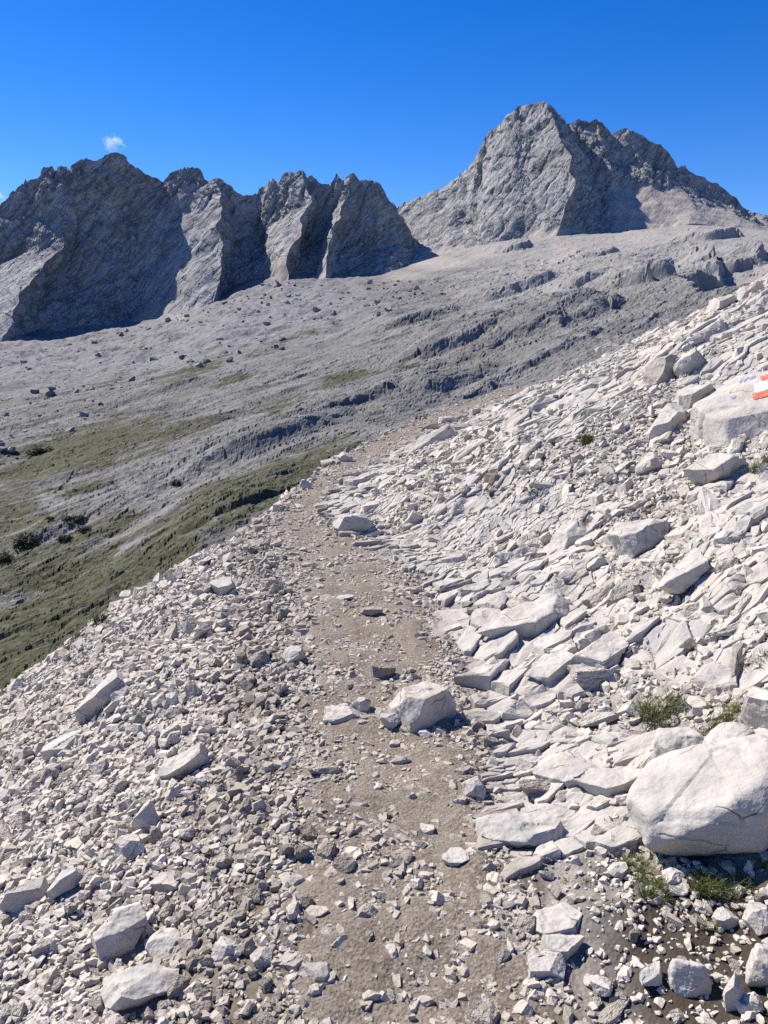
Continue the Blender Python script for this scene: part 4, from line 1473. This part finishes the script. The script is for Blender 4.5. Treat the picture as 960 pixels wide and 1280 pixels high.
def drape(parent, name, mat, pts, width, label=None, lift=.004):
    """paint brushed onto a rock: a strip that follows its surface; pts are photo coordinates"""
    me = parent.data
    mw = parent.matrix_world
    tree = BVHTree.FromPolygons([mw @ v.co for v in me.vertices], [p.vertices[:] for p in me.polygons])
    hits = []
    P = []
    for i in range(len(pts) - 1):
        n = max(2, int(math.hypot(pts[i + 1][0] - pts[i][0], pts[i + 1][1] - pts[i][1]) / 1.5))
        for k in range(n):
            t = k / n
            P.append((pts[i][0] * (1 - t) + pts[i + 1][0] * t, pts[i][1] * (1 - t) + pts[i + 1][1] * t))
    P.append(pts[-1])
    rnd = random.Random(len(name) + int(pts[0][1]))
    cols = 7
    V, ok = [], True
    for i, (px, py) in enumerate(P):
        a, b = P[max(0, i - 1)], P[min(len(P) - 1, i + 1)]
        tx, ty = b[0] - a[0], b[1] - a[1]
        l = math.hypot(tx, ty) or 1
        wv = width * (1 + .07 * math.sin(i * .9 + px * .2) + rnd.uniform(-.03, .03)) * (1 if 0 < i < len(P) - 1 else .7)
        for c in range(cols):
            o = (c / (cols - 1) - .5) * wv
            d = Vector(ray(px - ty / l * o, py + tx / l * o).tolist()).normalized()
            loc, nor, idx, dist = tree.ray_cast(Vector(EYE.tolist()), d)
            if loc is None:
                V.append(None)
            else:
                V.append(loc + nor * lift)
    bm = bmesh.new()
    bv = [bm.verts.new(v) if v is not None else None for v in V]
    for i in range(len(P) - 1):
        for c in range(cols - 1):
            q = [bv[i * cols + c], bv[i * cols + c + 1], bv[(i + 1) * cols + c + 1], bv[(i + 1) * cols + c]]
            if all(q) and max((q[a].co - q[b].co).length for a in range(4) for b in range(a)) < .25:
                bm.faces.new(q)
    for v in [v for v in bm.verts if not v.link_faces]:
        bm.verts.remove(v)
    inv = mw.inverted()
    for v in bm.verts:
        v.co = inv @ v.co
    bm.normal_update()
    me2 = bm_to_mesh(bm, name, mat)
    o = link(name, me2, None, parent)
    if label:
        o['label'] = label
    return o


drape(mark, 'trail_mark', M_WHITE, [(943, 486), (957, 482), (976, 477)], 12, 'white middle stripe of the trail mark')
drape(mark, 'trail_mark', M_RED, [(951, 474), (976, 467)], 7, 'upper red stripe of the trail mark')
drape(mark, 'trail_mark', M_RED, [(941, 496.5), (957, 492.5), (976, 488)], 8, 'lower red stripe of the trail mark')
drape(mark, 'painted_scrawl', M_BLUE, [(924, 479), (928, 474), (930, 476.5), (934, 472.5), (939, 473), (944, 470)], 2.6, 'violet scrawl painted along the upper edge')
drape(mark, 'painted_scrawl', M_BLUE, [(913, 496), (916, 498), (920, 495)], 2.6, 'small faded violet spot')

# ------------------------------------------------------------------ pool -> things and stuff
keep = np.ones(len(POOL), bool)
for (cx, cy, rad) in named_foot:
    d = np.hypot(POOL[:, 0] - cx, POOL[:, 1] - cy)
    keep &= ~((d < rad * 1.0) & ((POOL[:, 2] > .0)))
POOL = POOL[keep]
x, y, sz = POOL[:, 0], POOL[:, 1], POOL[:, 2]
zone = POOL[:, 3].astype(int)
gzv = gz(x, y)
nrm = gn(x, y)
nrm = nrm * .8 + np.array([0, 0, .2]); nrm /= np.linalg.norm(nrm, axis=1)[:, None]
rot = frame_rot(nrm, POOL[:, 7], POOL[:, 8], np.where(zone == 2, -.22, 0.0))
ctr = np.stack([x, y, gzv], -1) + nrm * (sz * (POOL[:, 9] + RNG.uniform(-.02, .10, len(x))))[:, None]
dp = y * CP - (ctr[:, 2] - 1.65) * SP
qx = x * F / dp + 480; qy = 640 - (y * SP + (ctr[:, 2] - 1.65) * CP) / dp * F
s_, w_ = POOL[:, 10], POOL[:, 11]
dirt = np.where(zone == 1, .48, 0.0)
dirt = np.where(zone == 0, 6.5e-1 * sstep(.50, .10, -s_ - w_ + .22 * fbm(x * 2, y * 2, 3, 711)), dirt)
dirt = np.where(zone == 2, .5 * sstep(.5, .1, s_ - w_), dirt)
dirt = np.clip(dirt + RNG.normal(size=len(x)) * .14, 0, 1)
tint = np.clip(.70 + RNG.normal(size=len(x)) * .28, 0, 1)
dirt = np.where((zone == 1) & (RNG.uniform(size=len(x)) < .16), dirt * .4, dirt)
tint = np.where(zone == 1, .35 + .65 * tint, tint)

pix = sz * F / dp
inview = (qx > 4) & (qx < 956) & (qy > 330) & (qy < 1276)
order = np.argsort(-np.where(inview, pix, 0))
N_THINGS = 215
ZL = {0: ('loose angular white stone lying in the scree left of the trail', 'loose stones of the left scree'),
      1: ('small dusty stone lying on or beside the brown dirt of the trail', 'loose stones on the trail'),
      2: ('pale angular block lodged in the broken rock slope right of the trail', 'blocks of the right slope'),
      3: ('loose pale stone lying on the dark soil at the lower right', 'stones on the dark soil')}
picked = np.zeros(len(x), bool)
quota = {0: 80, 1: 40, 2: 75, 3: 25}
cnt = {0: 0, 1: 0, 2: 0, 3: 0}
for i in order:
    zi = zone[i]
    if cnt[zi] >= quota[zi] or not inview[i]:
        continue
    cnt[zi] += 1
    picked[i] = True
    o = bpy.data.objects.new('stone', MID[int(RNG.integers(len(MID)))])
    COL.objects.link(o)
    R = rot[i]
    S = POOL[i, 4:7]
    o.matrix_world = Matrix([[*(R[k] * S), ctr[i, k]] for k in range(3)] + [[0, 0, 0, 1]])
    o['label'], o['group'] = ZL[zi]
    o['category'] = 'stone'
    o['dirt'] = float(dirt[i])
    if sum(cnt.values()) >= N_THINGS:
        break


def scatter_mesh(name, sel, label):
    V, Fc, A1, A2 = [], [], [], []
    base = 0
    n_all = 0
    for LIB, cond in ((LOW, pix <= 17), (RGH, pix > 17)):
        idx = np.nonzero(sel & cond)[0]
        n_all += len(idx)
        shp = RNG.integers(0, len(LIB), len(idx))
        for k, (co, fc) in enumerate(LIB):
            ii = idx[shp == k]
            if len(ii) == 0:
                continue
            loc = co[None] * POOL[ii, 4:7][:, None, :]
            w3 = np.einsum('nij,nvj->nvi', rot[ii], loc) + ctr[ii][:, None]
            V.append(w3.reshape(-1, 3))
            Fc.append((fc[None] + (base + np.arange(len(ii)) * len(co))[:, None, None]).reshape(-1, 3))
            base += len(ii) * len(co)
            A1.append(np.repeat(tint[ii], len(co))); A2.append(np.repeat(dirt[ii], len(co)))
    idx = range(n_all)
    me = mesh_np(name, np.concatenate(V), np.concatenate(Fc), dict(tint=np.concatenate(A1), dirt=np.concatenate(A2)), smooth=False)
    o = link(name, me, M_SCREE, kind='stuff', label=label)
    print(name, len(idx), 'stones', len(me.polygons), 'tris')
    return o


scatter_mesh('scree', (zone == 0) & ~picked, 'white limestone scree covering the bank left of the trail')
scatter_mesh('gravel', (zone == 1) & ~picked, 'dusty gravel strewn on the dirt of the trail')
scatter_mesh('rubble', (zone == 2) & ~picked, 'pale broken rock covering the slope right of the trail')
scatter_mesh('pebbles', (zone == 3) & ~picked, 'white pebbles scattered on the dark soil at the lower right')

# ------------------------------------------------------------------ grass tufts
def tuft(px, py, wpx, hpx, label, seed, dry=.4, n=None):
    p = on_ground(px, py)
    m = m_per_px(p)
    W, H = wpx * m, hpx * m * 1.05
    rng = np.random.default_rng(seed)
    n = n or int(np.clip(wpx * 11, 120, 560))
    V, Fc, A = [], [], []
    bw = max(.0016, .6 * m)
    clumps = rng.normal(size=(max(3, int(wpx / 7)), 2)) * .28
    for i in range(n):
        c = clumps[rng.integers(len(clumps))] + rng.normal(size=2) * .10
        bx, by = c[0] * W, c[1] * W * .8
        a = rng.uniform(0, 6.283)
        h = H * rng.uniform(.45, 1.0) * (1 - .6 * min(1, np.hypot(*c)))
        lean = rng.uniform(.15, .95) * h
        dx, dy = math.cos(a), math.sin(a)
        px_, py_ = -dy * bw * .5, dx * bw * .5
        k0 = len(V)
        bz = gz(p[0] + bx, p[1] + by)[0] - p[2]
        bz = float(np.clip(bz, -.5 * W, .5 * W)) - .01
        for t, ww in ((0, 1.0), (.5, .8), (.85, .5)):
            ox, oy, oz = bx + dx * lean * t * t, by + dy * lean * t * t, bz + h * (t - .25 * t * t)
            V += [(ox - px_ * ww, oy - py_ * ww, oz), (ox + px_ * ww, oy + py_ * ww, oz)]
        V.append((bx + dx * lean, by + dy * lean, bz + h * .72))
        Fc += [(k0, k0 + 1, k0 + 3), (k0, k0 + 3, k0 + 2), (k0 + 2, k0 + 3, k0 + 5), (k0 + 2, k0 + 5, k0 + 4), (k0 + 4, k0 + 5, k0 + 6)]
        mv = np.clip(rng.normal(.42, .2) + (.45 if rng.uniform() < dry else 0), 0, 1)
        A += [mv] * 7
    me = mesh_np('grass_tuft', np.array(V), np.array(Fc), dict(mixv=np.array(A)))
    o = link('grass_tuft', me, M_TUFT, label=label, category='grass tuft', group='grass tufts among the rocks')
    o.location = p
    return o


TUFTS = [
    (826, 896, 72, 46, 'widest mossy grass patch in the broken rocks above the great cream boulder', .5),
    (902, 905, 46, 34, 'yellowish grass clump to the right of the widest mossy patch', .7),
    (936, 956, 30, 36, 'bushy green tuft growing between the streaked rock and the great cream boulder', .3),
    (872, 975, 26, 14, 'low green tuft on top of the great cream boulder at its crack', .3),
    (886, 918, 16, 14, 'tiny green tuft above the bluish white rock', .2),
    (797, 1088, 36, 34, 'grass tuft hanging at the left end under the great cream boulder', .2),
    (818, 1120, 42, 40, 'dark green tuft below the left end of the great cream boulder', .15),
    (900, 1122, 56, 44, 'shadowed tuft of long grass under the middle of the great cream boulder', .2),
    (722, 1100, 24, 16, 'faint thin tuft on the gravel left of the dark soil', .4),
    (706, 985, 18, 12, 'thin tuft at the edge of the low pale ledge beside the trail', .4),
    (512, 916, 24, 14, 'short dark tuft under the left face of the trail boulder', .2),
    (948, 830, 26, 30, 'pale yellow green tuft at the right edge above the mossy patch', .6),
    (928, 804, 16, 14, 'small green tuft above the pale yellow green tuft', .3),
    (910, 820, 16, 16, 'small olive tuft left of the pale yellow green tuft', .4),
    (664, 614, 24, 16, 'bright green tuft beside a grey hollow on the middle right slope', .2),
    (726, 556, 24, 20, 'yellow green tuft on the upper right slope', .5),
    (790, 590, 22, 16, 'dark green tuft left of the smooth pale stone', .2),
    (824, 548, 22, 10, 'low olive tuft under the long tilted slab', .4),
    (918, 538, 26, 12, 'short tuft on the ledge below the painted rock slab', .3),
    (820, 636, 34, 14, 'flat dark tuft in a crevice right of the smooth pale stone', .3),
    (882, 642, 18, 12, 'little tuft left of the thick tilted slab', .4),
    (952, 588, 26, 40, 'tall dark green tuft hanging at the right edge of the slope', .2),
    (732, 660, 22, 18, 'olive tuft in the hollow right of the broad smooth rock face', .5),
    (835, 724, 18, 12, 'small tuft in the crack between the two bedrock humps', .4),
    (918, 890, 30, 16, 'brown green tuft behind the streaked rock', .7),
    (880, 1160, 30, 20, 'dry brownish tuft on the dark soil above the upright stone', .8),
    (955, 1085, 24, 24, 'dry tuft at the right edge under the great cream boulder', .8),
    (206, 722, 26, 16, 'green tuft on the left rim beside a square white stone', .3),
    (126, 776, 26, 24, 'bright green tuft on the left rim above the scree', .2),
    (104, 772, 16, 14, 'dark tuft on the left rim next to the bright green one', .2),
    (94, 798, 30, 14, 'flat olive tuft among white stones on the left rim', .4),
    (30, 818, 34, 20, 'broad olive tuft on the left rim near the left edge', .4),
    (5, 838, 24, 24, 'green tuft at the very left edge of the rim', .3),
]
for k, (a, b, c, d, lab, dry) in enumerate(TUFTS):
    tuft(a, b, c, d, lab, 3000 + k, dry)

# ------------------------------------------------------------------ dwarf pines and boulders of the valley
def shrub(px, py, wpx, hpx, label, seed):
    p = on_valley(px, py)
    m = m_per_px(p)
    W, H = wpx * m, max(hpx * m, .25 * wpx * m)
    rng = np.random.default_rng(seed)
    root = bpy.data.objects.new('dwarf_pine', None)
    COL.objects.link(root)
    root.location = p
    root['label'], root['category'], root['group'] = label, 'shrub', 'dwarf pines in the valley'
    n = 1400
    V, Fc, A = [], [], []
    lob = [(rng.uniform(-.36, .36), rng.uniform(-.3, .3), rng.uniform(.16, .30)) for _ in range(9)]
    for i in range(n):
        lx, ly, lr = lob[rng.integers(len(lob))]
        d = rng.normal(size=3); d /= np.linalg.norm(d); d[2] = abs(d[2])
        q = np.array([lx * W, ly * W, 0]) + d * lr * np.array([W, W, H * 2.4]) * rng.uniform(.55, 1.05)
        a = rng.normal(size=3); a /= np.linalg.norm(a)
        b = np.cross(a, d + .1); b /= np.linalg.norm(b) + 1e-6
        sz_ = W * rng.uniform(.025, .05)
        k0 = len(V)
        V += [q + a * sz_, q + b * sz_ * .6, q - a * sz_ * .7, q - b * sz_ * .6]
        Fc.append((k0, k0 + 1, k0 + 2, k0 + 3))
        A += [np.clip(rng.normal(.4, .25), 0, 1)] * 4
    me = mesh_np('crown', np.array(V), np.array(Fc), dict(mixv=np.array(A)), smooth=False)
    link('crown', me, M_SHRUB, root)
    bm = bmesh.new()
    for k in range(5):
        a = k * 1.257
        r = bmesh.ops.create_cone(bm, segments=6, radius1=.03 * W, radius2=.012 * W, depth=.5 * W, cap_ends=True)
        bmesh.ops.rotate(bm, verts=r['verts'], cent=(0, 0, -.25 * W), matrix=Matrix.Rotation(.9, 3, 'X'))
        bmesh.ops.translate(bm, verts=r['verts'], vec=(0, 0, .22 * W))
        bmesh.ops.rotate(bm, verts=r['verts'], cent=(0, 0, 0), matrix=Matrix.Rotation(a, 3, 'Z'))
    link('trunk', bm_to_mesh(bm, 'trunk', M_WOOD), None, root)


for k, a in enumerate([(32, 685, 40, 24, 'largest dark dwarf pine in the lower valley near the left edge'),
                       (6, 702, 26, 22, 'dark dwarf pine cut off by the left edge of the lower valley'),
                       (94, 652, 26, 9, 'low spreading dwarf pine above the grass of the lower valley'),
                       (106, 664, 18, 12, 'round dwarf pine under the low spreading one'),
                       (220, 608, 14, 12, 'single round dwarf pine on the bare middle of the valley side'),
                       (62, 650, 10, 6, 'tiny dwarf pine left of the low spreading one'),
                       (52, 567, 30, 10, 'dwarf pine on the grassy shoulder at the far left of the valley'),
                       (82, 674, 20, 8, 'flat dark dwarf pine right of the largest one')]):
    shrub(*a, seed=4000 + k)

vb = []
nV = 5200
qx_ = RNG.uniform(-60, 560, nV); qy_ = RNG.uniform(0, 1, nV)
for a, b in zip(qx_, qy_):
    top = np.interp(a, [0, 60, 190, 320, 420, 520], [440, 436, 408, 352, 358, 352])
    bot = np.interp(a, [0, 150, 300, 480, 520], [620, 500, 455, 400, 385])
    vb.append((a, top + (bot - top) * b ** 1.3))
rs_ = np.exp(np.linspace(math.log(200), math.log(1180), 420))
VB = np.array(vb)
azs = np.array([math.atan2(*ray(a, b)[:2]) for a, b in VB])
tan_ = np.array([ray(a, b)[2] / np.hypot(*ray(a, b)[:2]) for a, b in VB])
X = np.sin(azs)[:, None] * rs_[None]; Yv = np.cos(azs)[:, None] * rs_[None]
Zt = far_base(X.ravel()[::1], Yv.ravel()).reshape(X.shape)
below = (EYE[2] + tan_[:, None] * rs_[None]) < Zt
ok = below.any(1)
ii = below.argmax(1)
VX, VY = X[np.arange(nV), ii][ok], Yv[np.arange(nV), ii][ok]
clus = fbm(VX / 55, VY / 55, 3, 921) + .5 * RNG.normal(size=len(VX)) > -.1
VX, VY = VX[clus], VY[clus]
VZ = vz(VX, VY)
VS = np.minimum(.55 * np.exp(RNG.exponential(.62, len(VX))), 7.0) * (np.hypot(VX, VY) / 700) ** .4
vt = RNG.uniform(0, 1, len(VX))
V, Fc, A1, base = [], [], [], 0
shp = RNG.integers(0, len(LOW), len(VX))
rotv = frame_rot(np.tile(np.array([[0, 0, 1.0]]), (len(VX), 1)), RNG.uniform(0, 6.28, len(VX)), .4)
for k, (co, fc) in enumerate(LOW):
    j = np.nonzero(shp == k)[0]
    w3 = np.einsum('nij,nvj->nvi', rotv[j], co[None] * VS[j][:, None, None]) + np.stack([VX[j], VY[j], VZ[j] + .12 * VS[j]], -1)[:, None]
    V.append(w3.reshape(-1, 3)); Fc.append((fc[None] + (base + np.arange(len(j)) * len(co))[:, None, None]).reshape(-1, 3))
    base += len(j) * len(co); A1.append(np.repeat(vt[j], len(co)))
N = NT('valley_boulder_limestone')
N.done(N.mix(N.attr('tint'), (.13, .13, .13), (.30, .295, .285)))
me = mesh_np('boulder_field', np.concatenate(V), np.concatenate(Fc), dict(tint=np.concatenate(A1)), smooth=False)
link('boulder_field', me, N.m, kind='stuff', label='grey boulders strewn over the moraine below the left ridge')

# ------------------------------------------------------------------ clouds
def cloud(name, px, py, wpx, hpx, dist, label, dens, tilt):
    c0 = at_r(px, py, dist)
    m = m_per_px(c0)
    bm = bmesh.new()
    bmesh.ops.create_icosphere(bm, subdivisions=4, radius=1.0)
    me = bpy.data.meshes.new(name)
    bm.to_mesh(me); bm.free()
    mt = bpy.data.materials.new('cloud_vapour')
    mt.use_nodes = True
    t = mt.node_tree
    t.nodes.remove(t.nodes['Principled BSDF'])
    pv = t.nodes.new('ShaderNodeVolumePrincipled')
    pv.inputs['Color'].default_value = (1, 1, 1, 1)
    pv.inputs['Anisotropy'].default_value = .2
    g = t.nodes.new('ShaderNodeTexCoord'); nz_ = t.nodes.new('ShaderNodeTexNoise')
    t.links.new(g.outputs['Object'], nz_.inputs['Vector'])
    nz_.inputs['Scale'].default_value = 1.5; nz_.inputs['Detail'].default_value = 5; nz_.inputs['Roughness'].default_value = .6
    ln = t.nodes.new('ShaderNodeVectorMath'); ln.operation = 'LENGTH'
    t.links.new(g.outputs['Object'], ln.inputs[0])
    sub = t.nodes.new('ShaderNodeMath'); sub.operation = 'MULTIPLY_ADD'      # noise*3 - length
    t.links.new(nz_.outputs[0], sub.inputs[0]); sub.inputs[1].default_value = 4.6
    neg = t.nodes.new('ShaderNodeMath'); neg.operation = 'MULTIPLY_ADD'
    t.links.new(ln.outputs['Value'], neg.inputs[0]); neg.inputs[1].default_value = -1.1; neg.inputs[2].default_value = -1.75
    t.links.new(neg.outputs[0], sub.inputs[2])
    r = t.nodes.new('ShaderNodeMapRange')
    t.links.new(sub.outputs[0], r.inputs[0])
    r.inputs[1].default_value = 0; r.inputs[2].default_value = 1.0; r.inputs[3].default_value = 0; r.inputs[4].default_value = dens / m
    t.links.new(r.outputs[0], pv.inputs['Density'])
    t.links.new(pv.outputs[0], t.nodes['Material Output'].inputs['Volume'])
    me.materials.append(mt)
    o = link(name, me, None, label=label, category='cloud')
    o.location = c0
    o.scale = (wpx * m * .5, wpx * m * .4, hpx * m * .5)
    o.rotation_euler = (0, tilt, 0)
    return o


cloud('cloud', 142, 177, 36, 30, 2600, 'small wispy white cloud floating just above the left ridge', .08, .5)
cloud('cloud', -8, 246, 36, 26, 2600, 'scrap of pale cloud at the left edge beside the left ridge', .09, .2)


#%%LIGHT
# ------------------------------------------------------------------ light
SUN_AZ, SUN_EL = math.radians(-55), math.radians(46)      # azimuth to the left of straight ahead
sdir = Vector((math.sin(SUN_AZ) * math.cos(SUN_EL), math.cos(SUN_AZ) * math.cos(SUN_EL), math.sin(SUN_EL)))
sd = bpy.data.lights.new('sun', 'SUN')
sd.energy = 5.0
sd.angle = math.radians(.53)
sd.color = (1.0, .925, .815)
so = bpy.data.objects.new('sun', sd)
COL.objects.link(so)
so.rotation_euler = sdir.to_track_quat('Z', 'Y').to_euler()
w = bpy.data.worlds.new('World')
scene.world = w
w.use_nodes = True
nt = w.node_tree
sky = nt.nodes.new('ShaderNodeTexSky')
sky.sky_type = 'NISHITA'
sky.sun_disc = False
sky.sun_elevation = SUN_EL
sky.sun_rotation = SUN_AZ
sky.altitude = 2300
sky.air_density = 1.0
sky.dust_density = .3
sky.ozone_density = 3.0
hs = nt.nodes.new('ShaderNodeHueSaturation')
hs.inputs['Hue'].default_value = .515
hs.inputs['Saturation'].default_value = 1.40
nt.links.new(sky.outputs[0], hs.inputs['Color'])
nt.links.new(hs.outputs[0], nt.nodes['Background'].inputs['Color'])
nt.nodes['Background'].inputs['Strength'].default_value = .105
scene.view_settings.view_transform = 'Standard'
scene.view_settings.look = 'None'
scene.view_settings.gamma = 1
scene.view_settings.exposure = .66
scene.view_settings.use_curve_mapping = False
scene.cycles.use_denoising = False
scene.cycles.volume_bounces = 6
